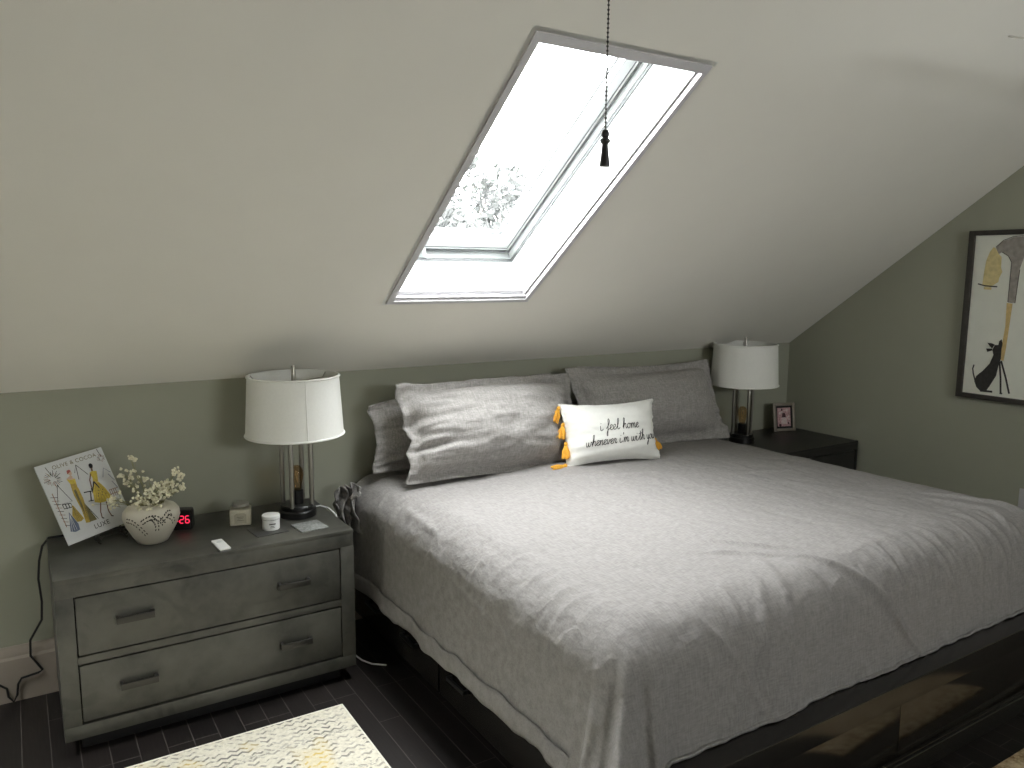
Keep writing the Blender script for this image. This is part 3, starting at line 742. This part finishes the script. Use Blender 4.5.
lamp((2.782, -.205, NH), 'table lamp with white drum shade on the black corner nightstand', .30)
mb = MB(); mb.tube([(.235, -.21, .625), (.262, -.225, .632), (.285, -.262, .628), (.297, -.31, .612), (.305, -.34, .56), (.306, -.35, .42), (.31, -.33, .2)], .003, 8); tag(mb.build('cable', M['whitecord']), 'white lamp cable running off the dresser edge beside the bed', 'cable')
mb = MB(); mb.tube([(.30, -.25, .006), (.352, -.33, .005), (.362, -.40, .005), (.385, -.45, .005), (.43, -.49, .006)], .0035, 8); tag(mb.build('cable', M['whitecord']), 'white cable end lying on the dark floor between dresser and bed', 'cable')

# ================================================================== THINGS ON THE DRESSER
TZ = .61
# magazine on a small easel
yaw, lean, roll = .439, .436, .111
mg = thing('magazine', 'catalogue with fashion sketches on its cover leaning on an easel', 'magazine', (0, 0, 0))
mg.matrix_world = Matrix.Translation((-.644, -.236, .631)) @ Matrix.Rotation(yaw, 4, 'Z') @ Matrix.Rotation(-lean, 4, 'X') @ Matrix.Rotation(-roll, 4, 'Y')
MW, MH = .25, .30
mb = MB(); mb.box(0, MW, .0, .005, 0, MH, .0008); mb.build('pages', M['paper'], mg)
mats = [M[k] for k in ('paper', 'ink', 'm_gold', 'm_yellow', 'm_olive', 'm_skin', 'm_brown', 'm_red', 'm_blue', 'm_rust')]
I_, GO, YE, OL, SK_, BR, RE, BL, RU = range(1, 10)
mp = lambda u, v, z: (u, -z, v)
sc = lambda P: [(a * MW, b * MH) for a, b in P]
mb = MB(); mb.poly([mp(*q, .0004) for q in ((0, 0), (MW, 0), (MW, MH), (0, MH))], 0)
Lz = .0008
text(mb, 'OLIVE & COCOA', .0205, (.545 * MW, .905 * MH), OL, mp, Lz, align='CENTER', spacing=1.08)
text(mb, 'LUXE', .024, (.545 * MW, .068 * MH), I_, mp, Lz, spacing=1.05)
rnd = random.Random(3)
for (cx, cy, R, nn) in ((.164, .80, .13, 30), (.93, .87, .07, 16)):
    for k in range(nn):
        a = 2 * PI * k / nn + rnd.uniform(-.1, .1); r1 = R * rnd.uniform(.25, .5); r2 = R * rnd.uniform(.7, 1.05)
        q = sc([(cx + r1 * math.cos(a), cy + r1 * math.sin(a) * .83), (cx + r2 * math.cos(a), cy + r2 * math.sin(a) * .83)])
        q = [(min(max(x, .002), MW - .002), min(max(y, .002), MH - .002)) for x, y in q]
        stroke(mb, q, .0016, Lz, rnd.choice([RU, OL, RU, I_]), mp)
stroke(mb, sc([(.13, .96), (.17, .84)]), .0022, Lz, I_, mp); stroke(mb, sc([(.92, .99), (.94, .88)]), .0022, Lz, I_, mp)
def line(P, w=.0022, m=I_, lift=0): stroke(mb, sc(P), w, Lz + lift, m, mp)
line([(.185, .715), (.29, .477), (.085, .488), (.185, .715)]); line([(.483, .79), (.541, .882), (.652, .722)]); line([(.541, .882), (.50, .70)])
line([(.42, .43), (.53, .17)]); line([(.488, .528), (.624, .513)], .004); line([(.586, .516), (.539, .406)], .004); line([(.50, .41), (.575, .40)], .003)
line([(.839, .629), (.90, .74), (.975, .66), (.93, .65), (.985, .55), (.94, .55), (.985, .45)], .0022, BL)
line([(.143, .478), (.259, .459), (.256, .412), (.144, .421), (.143, .478)], .003); line([(.18, .475), (.185, .41)], .003); line([(.22, .465), (.225, .41)], .003)
line([(.075, .64), (.074, .21)], .0026, RU)
for k in range(9): line([(.03 + .004 * k, .60 - .045 * k), (.125, .575 - .045 * k)], .0018, RU if k % 2 else I_)
for k in range(4): line([(.85 + .03 * k, .46), (.85 + .03 * k, .36)], .002, RU)
line([(.84, .455), (.98, .45)], .002, RU); line([(.84, .40), (.98, .395)], .002, RU)
def shp(P, m, lift=.0003): fill(mb, sc(P), Lz + lift, m, mp)
shp([(.181, .37), (.24, .20), (.229, .127), (.16, .12), (.097, .145), (.14, .26)], BL); shp([(.269, .437), (.31, .33), (.341, .237), (.29, .215), (.235, .224), (.205, .313)], GO)
for k in range(3): line([(.18, .34), (.12 + .035 * k, .14)], .0014, 0, .0006); line([(.26, .41), (.25 + .03 * k, .23)], .0012, OL, .0006)
shp([(.429, .432), (.508, .168), (.397, .171), (.40, .32)], OL)
shp([(.348, .61), (.443, .608), (.446, .465), (.426, .296), (.404, .165), (.343, .176), (.36, .339), (.342, .536)], GO)
shp([(.365, .59), (.40, .60), (.40, .40), (.375, .25)], OL, .0006)
shp([(.337, .751), (.39, .77), (.45, .726), (.433, .602), (.346, .606), (.362, .698)], SK_, .0002); shp([(.337, .745), (.39, .725), (.452, .72), (.440, .66), (.36, .68)], YE, .0006); shp([(.36, .68), (.44, .66), (.436, .605), (.348, .607)], GO, .0006)
shp([(.39, .77), (.415, .78), (.43, .76), (.42, .74)], SK_, .0005); fill(mb, sc(circle((.415, .805), .028)), Lz + .0005, SK_, mp); shp([(.375, .80), (.385, .845), (.425, .85), (.44, .825), (.40, .81)], RE, .0009)
line([(.655, .348), (.60, .241), (.585, .162)], .004, BR); line([(.738, .331), (.712, .221), (.725, .145)], .004, BR); line([(.585, .165), (.61, .15)], .004, I_); line([(.722, .148), (.75, .135)], .004, I_)
shp([(.679, .732), (.725, .75), (.788, .729), (.765, .65), (.746, .6), (.67, .604), (.69, .66)], YE); shp([(.67, .604), (.75, .597), (.801, .506), (.853, .353), (.79, .335), (.718, .337), (.64, .345), (.577, .374), (.608, .49)], YE)
for k in range(6): line([(.69 + .012 * k, .58), (.61 + .042 * k, .37)], .0018, GO, .0006)
for k in range(7): fill(mb, sc(circle((.66 + .02 * k, .43 + .03 * (k % 3)), .008, 8)), Lz + .0008, OL, mp)
line([(.69, .72), (.64, .65), (.62, .55)], .0045, BR, .0007); shp([(.715, .745), (.74, .745), (.745, .775), (.72, .775)], BR, .0006); fill(mb, sc(circle((.735, .80), .026)), Lz + .0006, BR, mp); fill(mb, sc(circle((.738, .815), .030)), Lz + .0009, I_, mp); fill(mb, sc(circle((.615, .535), .015)), Lz + .0009, I_, mp)
mb.build('cover', mats, mg, smooth=0, recalc=False)
es = thing('easel', 'small dark scrolled metal easel holding the catalogue', 'easel', (0, 0, 0))
es.matrix_world = Matrix.Translation((-.644, -.236, .61)) @ Matrix.Rotation(yaw, 4, 'Z')
mb = MB()
for x in (.10, .20):
    mb.tube([(x, .015, .012), (x, -.002, .010), (x, -.02, .012), (x, -.028, .022), (x, -.022, .032), (x, -.014, .028), (x, -.016, .022)], .003, 6)
    mb.tube([(x, .012, .012), (x + .004, .045, .10), (.15, .085, .205)], .003, 6)
    mb.tube([(x, -.004, .010), (x, -.012, .003), (x, -.024, .003)], .003, 6)
mb.tube([(.10, .014, .014), (.20, .014, .014)], .003, 6)
mb.build('frame', M['wrought'], es)
mb = MB(); mb.tube([(.15, .085, .20), (.15, .12, .10), (.15, .14, .003)], .003, 6); mb.build('back_leg', M['wrought'], es)

# vase of dried flowers
VX, VY = -.378, -.262
va = thing('vase', 'round cream ceramic vase with rows of leaf-shaped cutouts on the dresser', 'vase', (VX, VY, TZ))
prof = [(0, 0), (.048, 0), (.053, .003), (.069, .030), (.088, .066), (.097, .094), (.095, .113), (.083, .129), (.064, .138), (.052, .141), (.049, .144), (.046, .141), (.048, .135), (.076, .124), (.087, .107), (.090, .093), (.081, .066), (.062, .033), (.044, .012), (0, .010)]
mb = MB(); mb.lathe(prof, n=64); mb.build('body', M['cream'], va, smooth=60)
def vr(z):
    P = prof[1:12]
    for (r0, z0), (r1, z1) in zip(P, P[1:]):
        if z0 <= z <= z1: return r0 + (r1 - r0) * (z - z0) / (z1 - z0 + 1e-9)
    return .06
mb = MB()
def vpt(a, z, l=.0008): r = vr(z) + l; return Vector((r * math.cos(a), r * math.sin(a), z))
def vleaf(a, z, da, dz, L=.011, w=.0032):
    Ln = math.hypot(da * .11, dz); ca, cz = da * .11 / Ln, dz / Ln
    pts = []
    for k in range(10):
        q = 2 * PI * k / 10; e, n_ = math.cos(q) * L / 2, math.sin(q) * w / 2
        pts.append(vpt(a + (e * ca - n_ * cz) / .11, z + e * cz + n_ * ca))
    mb.poly(pts)
cam_a = math.atan2(-3.31 - VY, -.754 - VX)
branches = [[(-.95, .100), (-.72, .098), (-.52, .085), (-.34, .062), (-.22, .040)], [(-.32, .098), (-.16, .108), (.02, .112), (.20, .108), (.34, .094), (.46, .078)], [(.02, .110), (.12, .098), (.18, .078), (.18, .052)], [(.34, .096), (.50, .110), (.66, .118), (.82, .116)], [(.60, .108), (.80, .092), (.92, .070)]]
for br in branches:
    P = smooth_line(br, 2)
    for i in range(0, len(P) - 1, 1):
        (a, z), (a2, z2) = P[i], P[i + 1]; da, dz = a2 - a, z2 - z; L = math.hypot(da * .11, dz) + 1e-9
        for s in (-1, 1):
            vleaf(cam_a + a - s * dz / L * .0062 / .11, z + s * da * .11 / L * .0062, da - s * .3 * dz / .11, dz + s * .3 * da * .11, .0096, .0050)
mb.build('cutouts', M['cut'], va, smooth=0, recalc=False)
rnd = random.Random(12)
mbs, mbf = MB(), MB()
R_ = Vector((math.cos(math.radians(32)), -math.sin(math.radians(32)), 0)); Fv = Vector((math.sin(math.radians(32)), math.cos(math.radians(32)), 0))
def spray(tip, n, spread, start=(0, 0)):
    base = R_ * start[0] * .03 + Vector((0, 0, .10)); tip = R_ * tip[0] + Fv * tip[1] + Vector((0, 0, tip[2]))
    mid = base.lerp(tip, .5) + R_ * rnd.uniform(-.01, .01) + Vector((0, 0, .015))
    mbs.tube([base, mid, tip], [.0016, .0013, .0009], 5)
    for k in range(n):
        e = tip + Vector((rnd.gauss(0, spread), rnd.gauss(0, spread), rnd.gauss(0, spread * .9)))
        j = base.lerp(tip, rnd.uniform(.62, .98)); mbs.tube([j, j.lerp(e, .6) + Vector((0, 0, .004)), e], [.0008, .0006, .0005], 4)
        for q in range(rnd.choice([1, 2, 2])):
            c = e + Vector((rnd.gauss(0, .004), rnd.gauss(0, .004), rnd.gauss(0, .004))); r = rnd.uniform(.0040, .0060)
            mbf.blob(c, r, 1)
            for p in range(3): mbf.blob(c + Vector((rnd.gauss(0, 1), rnd.gauss(0, 1), rnd.gauss(0, 1))).normalized() * r * .7, r * .6, 1)
for tip, n, sp in (((-.065, 0, .305), 6, .009), ((-.090, .01, .245), 10, .014), ((-.035, -.01, .245), 8, .015), ((-.07, 0, .210), 9, .016), ((.0, 0, .218), 5, .013), ((-.115, -.03, .160), 13, .015), ((-.130, -.04, .148), 6, .011),
                   ((.035, -.01, .195), 16, .017), ((.01, -.03, .168), 18, .017), ((.062, 0, .188), 16, .016), ((.04, .02, .212), 9, .014), ((.080, 0, .198), 12, .014), ((.092, 0, .262), 9, .011), ((.118, 0, .242), 8, .011), ((.120, -.01, .202), 9, .012), ((-.03, -.04, .156), 11, .015), ((.035, -.045, .154), 14, .015), ((-.01, -.05, .150), 10, .014)):
    spray(tip, n, sp, (rnd.uniform(-1, 1), 0))
fo = thing('flowers', "dried white gypsophila sprays standing in the cream vase", 'flowers', (VX, VY, TZ))
mbs.build('stems', M['stem'], fo); mbf.build('blossoms', M['bloom'], fo)

# alarm clock
ck = thing('alarm_clock', 'small black alarm clock with red digits, half behind the vase', 'clock', (-.256, -.165, TZ), (0, 0, -.38))
mb = MB(); A = [(-.036, -.030, 0), (.036, -.030, 0), (.036, .032, 0), (-.036, .032, 0)]; B = [(-.034, -.018, .074), (.034, -.018, .074), (.034, .026, .074), (-.034, .026, .074)]
mb.prism(A, B); bmesh.ops.bevel(mb.bm, geom=mb.bm.edges[:], offset=.003, segments=2, affect='EDGES'); mb.build('case', M['black'], ck)
fa = lambda u, v, z: (u, -.030 + .012 * v / .074 - z - .0004, v)
mb = MB()
SEG = {'2': 'abged', '6': 'afgedc'}
def digit(ch, x, y, w, h, t=.0032):
    sp = dict(a=((x, y + h), (x + w, y + h)), b=((x + w, y + h), (x + w, y + h / 2)), c=((x + w, y + h / 2), (x + w, y)), d=((x, y), (x + w, y)), e=((x, y), (x, y + h / 2)), f=((x, y + h / 2), (x, y + h)), g=((x, y + h / 2), (x + w, y + h / 2)))
    for s in SEG[ch]: stroke(mb, [Vector(sp[s][0]).lerp(Vector(sp[s][1]), .08), Vector(sp[s][0]).lerp(Vector(sp[s][1]), .92)], t, .0006, 0, fa)
digit('2', -.006, .026, .013, .026); digit('6', .014, .026, .013, .026)
for y in (.033, .045): fill(mb, circle((-.013, y), .0022, 8), .0006, 0, fa)
mb.build('digits', M['led'], ck, smooth=0, recalc=False)

# candle jar
jr = thing('candle_jar', 'square glass candle jar with cream wax and a dull metal lid', 'candle', (-.055, -.225, TZ), (0, 0, -.28))
mb = MB(); mb.box(-.041, .041, -.041, .041, 0, .068, .008, seg=3); mb.lathe([(.032, .067), (.029, .072), (.029, .076)], n=28); mb.build('jar', M['jarglass'], jr)
mb = MB(); mb.box(-.0395, .0395, -.0395, .0395, .002, .062, .007, seg=3); mb.build('wax', M['wax'], jr)
mb = MB(); mb.lathe([(0, .073), (.031, .073), (.031, .082), (.029, .084), (0, .085)], n=32); mb.build('lid', M['tin'], jr)
lp = lambda u, v, z: (u, -.0415 - z, v)
mb = MB(); fill(mb, [(-.022, .012), (.022, .012), (.022, .046), (.014, .052), (-.014, .052), (-.022, .046)], .0002, 0, lp)
for v, w in ((.037, .026), (.031, .018), (.024, .024)): stroke(mb, [(-w / 2, v), (w / 2, v)], .0016, .0006, 1, lp)
mb.build('label', [M['label'], M['print_grey']], jr, smooth=0, recalc=False)

# tray with a white tub
mb = MB(); mb.box(-.060, .060, -.058, .058, 0, .004, .0015); o = mb.build('coaster', M['slate'], loc=(.008, -.368, TZ)); o.rotation_euler = (0, 0, .10); tag(o, 'dark slate square coaster under the white tub', 'coaster')
tb = thing('tub', 'small round white lidded tub standing on the dark coaster', 'tub', (.024, -.362, TZ + .0042))
mb = MB(); mb.lathe([(0, 0), (.030, 0), (.032, .002), (.032, .040), (0, .040)], n=40); mb.build('body', M['whiteplastic'], tb)
mb = MB(); mb.lathe([(.0315, .039), (.0315, .0425)], n=40); mb.build('gasket', M['ink'], tb)
mb = MB(); mb.lathe([(0, .042), (.0335, .042), (.0335, .054), (.031, .0565), (0, .057)], n=40); mb.build('lid', M['whiteplastic'], tb)
mb = MB(); ta = math.atan2(-3.31 + .362, -.754 - .024)
cyl = lambda u, v, z: ((.0322 + z) * math.cos(ta + .15 + u / .032), (.0322 + z) * math.sin(ta + .15 + u / .032), v)
for v, w, h in ((.026, .024, .005), (.018, .014, .0022), (.013, .018, .0018)):
    stroke(mb, [(-w / 2 + w * i / 8, v) for i in range(9)], h, .0004, 0, cyl)
mb.build('print', M['print_grey'], tb, smooth=0, recalc=False)
# embossed grey card
mb = MB(); mb.box(-.054, .054, -.056, .056, 0, .004, .001); o = mb.build('coaster', M['greycard'], loc=(.160, -.402, TZ)); o.rotation_euler = (0, 0, .10); tag(o, 'pale grey embossed square coaster in front of the left lamp', 'coaster')
# remote
rm = thing('remote_control', 'small white remote control lying near the dresser front edge', 'remote', (-.181, -.459, TZ), (0, 0, .07))
mb = MB(); mb.box(-.019, .019, -.056, .056, 0, .005, .0015); mb.build('back', M['grey_rubber'], rm)
mb = MB(); mb.box(-.019, .019, -.056, .056, .0045, .011, .003, seg=3); mb.build('front', M['whiteplastic'], rm)
mb = MB(); mb.lathe([(0, .011), (.009, .011), (.0085, .0118), (0, .012)], (0, .024, 0), n=20); mb.build('button', plain('remote_button', lin(206, 212, 210), .4), rm)
# black cord off the dresser's left end
mb = MB(); mb.tube(smooth_line2 := [Vector(p) for p in [(-.40, -.055, .614), (-.60, -.05, .614), (-.70, -.045, .613), (-.722, -.045, .585), (-.735, -.04, .53), (-.742, -.035, .46), (-.737, -.03, .37), (-.742, -.03, .30), (-.783, -.03, .23), (-.786, -.03, .17), (-.752, -.028, .105), (-.765, -.028, .097), (-.82, -.028, .090), (-.832, -.028, .07), (-.838, -.03, .03), (-.85, -.035, .008), (-.865, -.03, .03), (-.868, -.026, .06), (-.90, -.026, .09), (-.98, -.026, .10)]], .0042, 8)
tag(mb.build('power_cord', M['cord']), 'black power cord trailing down the wall left of the dresser', 'cord')

# ================================================================== RIGHT NIGHTSTAND THINGS
pf = thing('photo_frame', 'small pewter framed photo standing on the corner nightstand', 'photo frame', (3.245, -.135, NH), (0, 0, -.30))
xf = Matrix.Rotation(-.16, 4, 'X')
mb = MB(); W_, H_ = .15, .175; b = .018
for q in ((-W_ / 2, -W_ / 2 + b, 0, H_), (W_ / 2 - b, W_ / 2, 0, H_), (-W_ / 2 + b, W_ / 2 - b, 0, b), (-W_ / 2 + b, W_ / 2 - b, H_ - b, H_)): mb.box(q[0], q[1], -.012, 0, q[2], q[3], .002, xf=xf)
mb.build('frame', M['pewter'], pf)
mb = MB(); mb.box(-W_ / 2 + .004, W_ / 2 - .004, -.003, .003, .004, H_ - .004, xf=xf); mb.build('backing', M['black'], pf)
mb = MB(); mb.box(-.02, .02, .0, .004, 0.0, .12, xf=Matrix.Translation((0, .065, 0)) @ Matrix.Rotation(.38, 4, 'X')); mb.build('strut', M['black'], pf)
mpf = lambda u, v, z: xf @ Vector((u, -.0045 - z, v))
mb = MB(); fill(mb, [(-.046, .030), (.046, .030), (.046, .145), (-.046, .145)], 0, 0, mpf)
rnd = random.Random(5)
for k in range(26):
    u, v = rnd.uniform(-.038, .038), rnd.uniform(.038, .137); fill(mb, [(u + rnd.uniform(.004, .013) * math.cos(a), v + rnd.uniform(.004, .013) * math.sin(a)) for a in [2 * PI * i / 7 for i in range(7)] if True] if False else circle((u, v), rnd.uniform(.004, .010), 7), .0003 + .00002 * k, rnd.choice([0, 1, 2, 2]), mpf)
fill(mb, [(-.016, .085), (.012, .085), (.008, .112), (-.012, .112)], .0012, 1, mpf); fill(mb, [(-.022, .045), (.02, .045), (.016, .085), (-.018, .085)], .0011, 2, mpf)
mb.build('photo', [M['photo_pink'], M['photo_dark'], M['photo_pale']], pf, smooth=0, recalc=False)
gd = thing('charger', 'small black gadget with a looped cable beside the front right pillow', 'charger', (2.735, -.075, NH), (0, 0, .3))
mb = MB(); mb.prism([(-.035, -.025, 0), (.035, -.025, 0), (.035, .025, 0), (-.035, .025, 0)], [(-.032, -.005, .075), (.028, -.005, .06), (.028, .02, .06), (-.032, .02, .075)]); bmesh.ops.bevel(mb.bm, geom=mb.bm.edges[:], offset=.004, segments=2, affect='EDGES'); mb.build('body', M['black'], gd)
mb = MB(); mb.tube([(-.02, .01, .07), (-.05, .015, .095), (-.085, .02, .125), (-.10, .025, .12)], .003, 6); mb.tube([(.005, .01, .06), (.0, .01, .088), (.012, .012, .10), (.02, .012, .088), (.016, .01, .06)], .0025, 6); mb.build('cable', M['cord'], gd)
mb = MB(); mb.blob((.03, -.026, .012), .006, 2); mb.build('knob', M['whiteplastic'], gd)

# ================================================================== PAINTING, SWITCH, CHAIN, FAN, RUGS
pa = thing('painting', 'framed painting of a bent grey figure over a black dog on the right wall', 'painting', (XR - .001, -1.09, .96))
PW, PH = .64, .848
mb = MB(); fwid = .024
for q in ((-.004, fwid, 0, PH), (PW - fwid, PW, 0, PH), (fwid, PW - fwid, 0, fwid), (fwid, PW - fwid, PH - fwid, PH)): mb.box(-.032, 0, -q[1], -q[0], q[2], q[3], .002)
mb.build('frame', M['frame_dark'], pa)
mb = MB(); mb.box(-.016, -.002, -PW + .01, -.01, .01, PH - .01); mb.build('canvas', M['canvas'], pa)
pm = lambda u, v, z: (-.0165 - z, -u, v)
mb = MB()
LEG = [(.2, .492), (.228, .49), (.223, .39), (.217, .267), (.211, .205), (.196, .209), (.197, .29), (.204, .376)]
fill(mb, LEG, .0004, 2, pm); fill(mb, [(u + .20, v) for u, v in LEG], .0004, 2, pm)
fill(mb, [(.126, .762), (.136, .776), (.158, .794), (.202, .811), (.251, .815), (.33, .80), (.40, .755), (.43, .68), (.44, .58), (.445, .49), (.39, .49), (.375, .60), (.355, .675), (.30, .705), (.26, .715), (.245, .655), (.239, .494), (.205, .498), (.205, .595), (.205, .691), (.187, .721), (.157, .74), (.14, .73)], .0006, 0, pm)
fill(mb, [(.114, .765), (.098, .741), (.084, .698), (.078, .63), (.076, .581), (.089, .569), (.119, .567), (.127, .576), (.152, .594), (.154, .613), (.166, .643), (.158, .667), (.157, .716), (.14, .734), (.126, .758)], .0008, 1, pm)
stroke(mb, [(.054, .583), (.089, .574), (.149, .57)], .006, .001, 3, pm); stroke(mb, [(.085, .562), (.122, .560)], .012, .0009, 1, pm)
OUT = [(.126, .765), (.158, .797), (.202, .814), (.251, .818)]
stroke(mb, OUT, .003, .001, 3, pm); stroke(mb, [(.205, .498), (.205, .595), (.205, .691), (.187, .721), (.157, .74)], .003, .001, 3, pm); stroke(mb, [(.205, .497), (.239, .493), (.246, .655)], .003, .001, 3, pm)
fill(mb, [(.193, .312), (.182, .301), (.18, .282), (.163, .281), (.153, .255), (.161, .231), (.147, .186), (.115, .144), (.087, .116), (.079, .089), (.092, .059), (.112, .042), (.142, .046), (.157, .073), (.183, .127), (.19, .178), (.198, .216), (.197, .265), (.2, .29)], .0010, 3, pm)
fill(mb, [(.163, .283), (.15, .288), (.126, .290), (.14, .272), (.152, .262)], .0012, 3, pm); fill(mb, [(.153, .262), (.123, .260), (.13, .243), (.153, .252)], .0012, 3, pm)
stroke(mb, [(.083, .092), (.071, .127), (.066, .152), (.071, .172)], .007, .0011, 3, pm); stroke(mb, [(.193, .20), (.205, .12), (.212, .043)], .009, .0011, 3, pm); stroke(mb, [(.20, .205), (.23, .12), (.252, .046)], .009, .0011, 3, pm); stroke(mb, [(.112, .043), (.172, .045)], .010, .0011, 3, pm); stroke(mb, [(.207, .043), (.22, .042)], .008, .0011, 3, pm)
mb.build('picture', [M['p_grey'], M['p_yellow'], M['p_ochre'], M['p_black']], pa, smooth=0, recalc=False)

sw = thing('light_switch', 'pale wall switch plate low on the right wall beyond the bed', 'switch', (XR, -1.465, .49))
mb = MB(); mb.box(-.006, 0, -.038, .038, -.052, .052, .002); mb.build('plate', M['alu'], sw)
mb = MB(); mb.box(-.010, -.005, -.016, .016, -.032, .032, .001); mb.build('rocker', M['alu'], sw)

ch = thing('pull_chain', 'beaded pull chain with a dark tapered pull hanging before the skylight', 'pull chain', (0, 0, 0))
CX, CY = -.0055, -2.374
mb = MB(); zt_ = ZC - .02; z = 1.797; i = 0
while z < zt_:
    lx = CX + .0008 * (z - 1.797) * 5; mb.blob((lx, CY, z), .0021, 1); z += .0062
mb.tube([(CX, CY, 1.797), (CX + .0008 * (zt_ - 1.797) * 5, CY, zt_)], .0009, 5); mb.build('chain', M['chain'], ch)
mb = MB(); mb.lathe([(0, 1.7995), (.004, 1.799), (.0058, 1.794), (.0058, 1.791), (.0044, 1.788), (.0074, 1.785), (.0074, 1.782), (.0044, 1.779), (.0054, 1.768), (.0076, 1.750), (.0078, 1.747), (0, 1.747)], (CX, CY, 0), n=20); mb.build('pull', M['pull'], ch)
mb = MB(); mb.lathe([(0, ZC), (.05, ZC), (.045, ZC - .02), (0, ZC - .025)], (CX + .003, CY, 0), n=24); mb.build('ceiling_cap', M['fan'], ch)

fn = thing('ceiling_fan', 'clear-bladed ceiling fan whose blade tip shows at the upper right', 'fan', (2.62, -2.29, 2.262))
mb = MB(); mb.lathe([(0, -.03), (.03, -.025), (.042, -.01), (.042, .03), (.03, .05), (.012, .065), (.012, ZC - 2.262 - .06), (.05, ZC - 2.262 - .03), (.055, ZC - 2.262), (0, ZC - 2.262)], n=32); mb.build('motor', M['fan'], fn)
for k in range(3):
    a = math.radians(166 + 120 * k); mb = MB(); X = Matrix.Rotation(a, 4, 'Z') @ Matrix.Rotation(math.radians(-20), 4, 'X')
    mb.box(.05, .20, -.012, .012, .0, .005, xf=Matrix.Rotation(a, 4, 'Z')); bl = mb.build('blade_arm', M['fan'], fn)
    mb = MB(); mb.box(.18, .90, -.05, .05, -.002, .002, .0015, xf=X); bd = mb.build('blade', M['acrylic'], fn)
    mb = MB(); mb.box(.20, .903, .049, .053, -.0025, .0025, .001, xf=X); mb.box(.899, .904, -.05, .053, -.0025, .0025, .001, xf=X); mb.build('rim', M['fan'], bd)

mb = MB()
RX0, RX1, RY0, RY1 = -1.35, .176, -2.6, -.678
rg = thing('rug', 'cream rug with a distressed grey and yellow chevron pattern', 'rug', (RX0, RY0, 0))
mb = MB(); mb.box(.006, RX1 - RX0 - .006, .006, RY1 - RY0 - .006, .0, .008, .002); mb.build('pile', M['rug'], rg)
mb = MB()
for q in ((0, RX1 - RX0, 0, .007), (0, RX1 - RX0, RY1 - RY0 - .007, RY1 - RY0), (0, .007, 0, RY1 - RY0), (RX1 - RX0 - .007, RX1 - RX0, 0, RY1 - RY0)): mb.box(q[0], q[1], q[2], q[3], 0, .0095, .003)
mb.build('binding', plain('rug_binding', lin(226, 222, 208), .9), rg)
mb = MB(); mb.box(1.5, 2.32, -3.1, -2.145, 0, .011, .004); tag(mb.build('mat', M['jute']), 'woven jute mat on the floor in front of the footboard', 'mat')

# ================================================================== LIGHT
w = bpy.data.worlds.new('World'); S.world = w; w.use_nodes = True
bg = w.node_tree.nodes['Background']; bg.inputs[0].default_value = (.96, .985, 1.0, 1); bg.inputs[1].default_value = 42.0
def portal(name, c, nrm, sx, sy, xaxis):
    L = bpy.data.lights.new(name, 'AREA'); L.shape = 'RECTANGLE'; L.size = sx; L.size_y = sy; L.cycles.is_portal = True
    o = bpy.data.objects.new(name, L); COL.objects.link(o)
    z = -Vector(nrm).normalized(); x = Vector(xaxis).normalized(); y = z.cross(x)
    o.matrix_world = Matrix.Translation(c) @ Matrix((x, y, z)).transposed().to_4x4()
Nn = Vector((0, math.sin(TH), math.cos(TH)))
portal('skylight_portal', slp((s0 + s1) / 2, (t0 + t1) / 2, D + .11), -Nn, s1 - s0, t1 - t0, (1, 0, 0))
portal('skylight_portal', slp((p0 + p1) / 2, (t0 + t1) / 2, D + .11), -Nn, p1 - p0, t1 - t0, (1, 0, 0))  # portal of the added skylight
for x0, x1 in ADDED_WIN: portal('window_portal', Vector(((x0 + x1) / 2, YF - .13, (WZ0 + WZ1) / 2)), Vector((0, 1, 0)), x1 - x0, WZ1 - WZ0, (1, 0, 0))

# ================================================================== CAMERA
cam = bpy.data.cameras.new('camera'); co = bpy.data.objects.new('camera', cam); COL.objects.link(co)
cam.sensor_fit = 'HORIZONTAL'; cam.sensor_width = 36; cam.lens = 36 * CAM['f'] / 1024; cam.clip_start = .02; cam.clip_end = 500
pi_, ya, ro = (math.radians(CAM[k]) for k in ('pitch', 'yaw', 'roll'))
fw = Vector((math.sin(ya) * math.cos(pi_), math.cos(ya) * math.cos(pi_), -math.sin(pi_)))
r = fw.cross(Vector((0, 0, 1))).normalized(); u = r.cross(fw)
r, u = r * math.cos(ro) + u * math.sin(ro), u * math.cos(ro) - r * math.sin(ro)
co.matrix_world = Matrix.Translation(CAM['loc']) @ Matrix((r, u, -fw)).transposed().to_4x4()
S.camera = co
vs = S.view_settings; vs.view_transform = 'Standard'; vs.look = 'None'; vs.gamma = 1; vs.exposure = 0; vs.use_curve_mapping = False
S.cycles.use_denoising = True; S.cycles.max_bounces = 12; S.cycles.diffuse_bounces = 6; S.cycles.transparent_max_bounces = 16; S.cycles.caustics_reflective = False; S.cycles.caustics_refractive = False
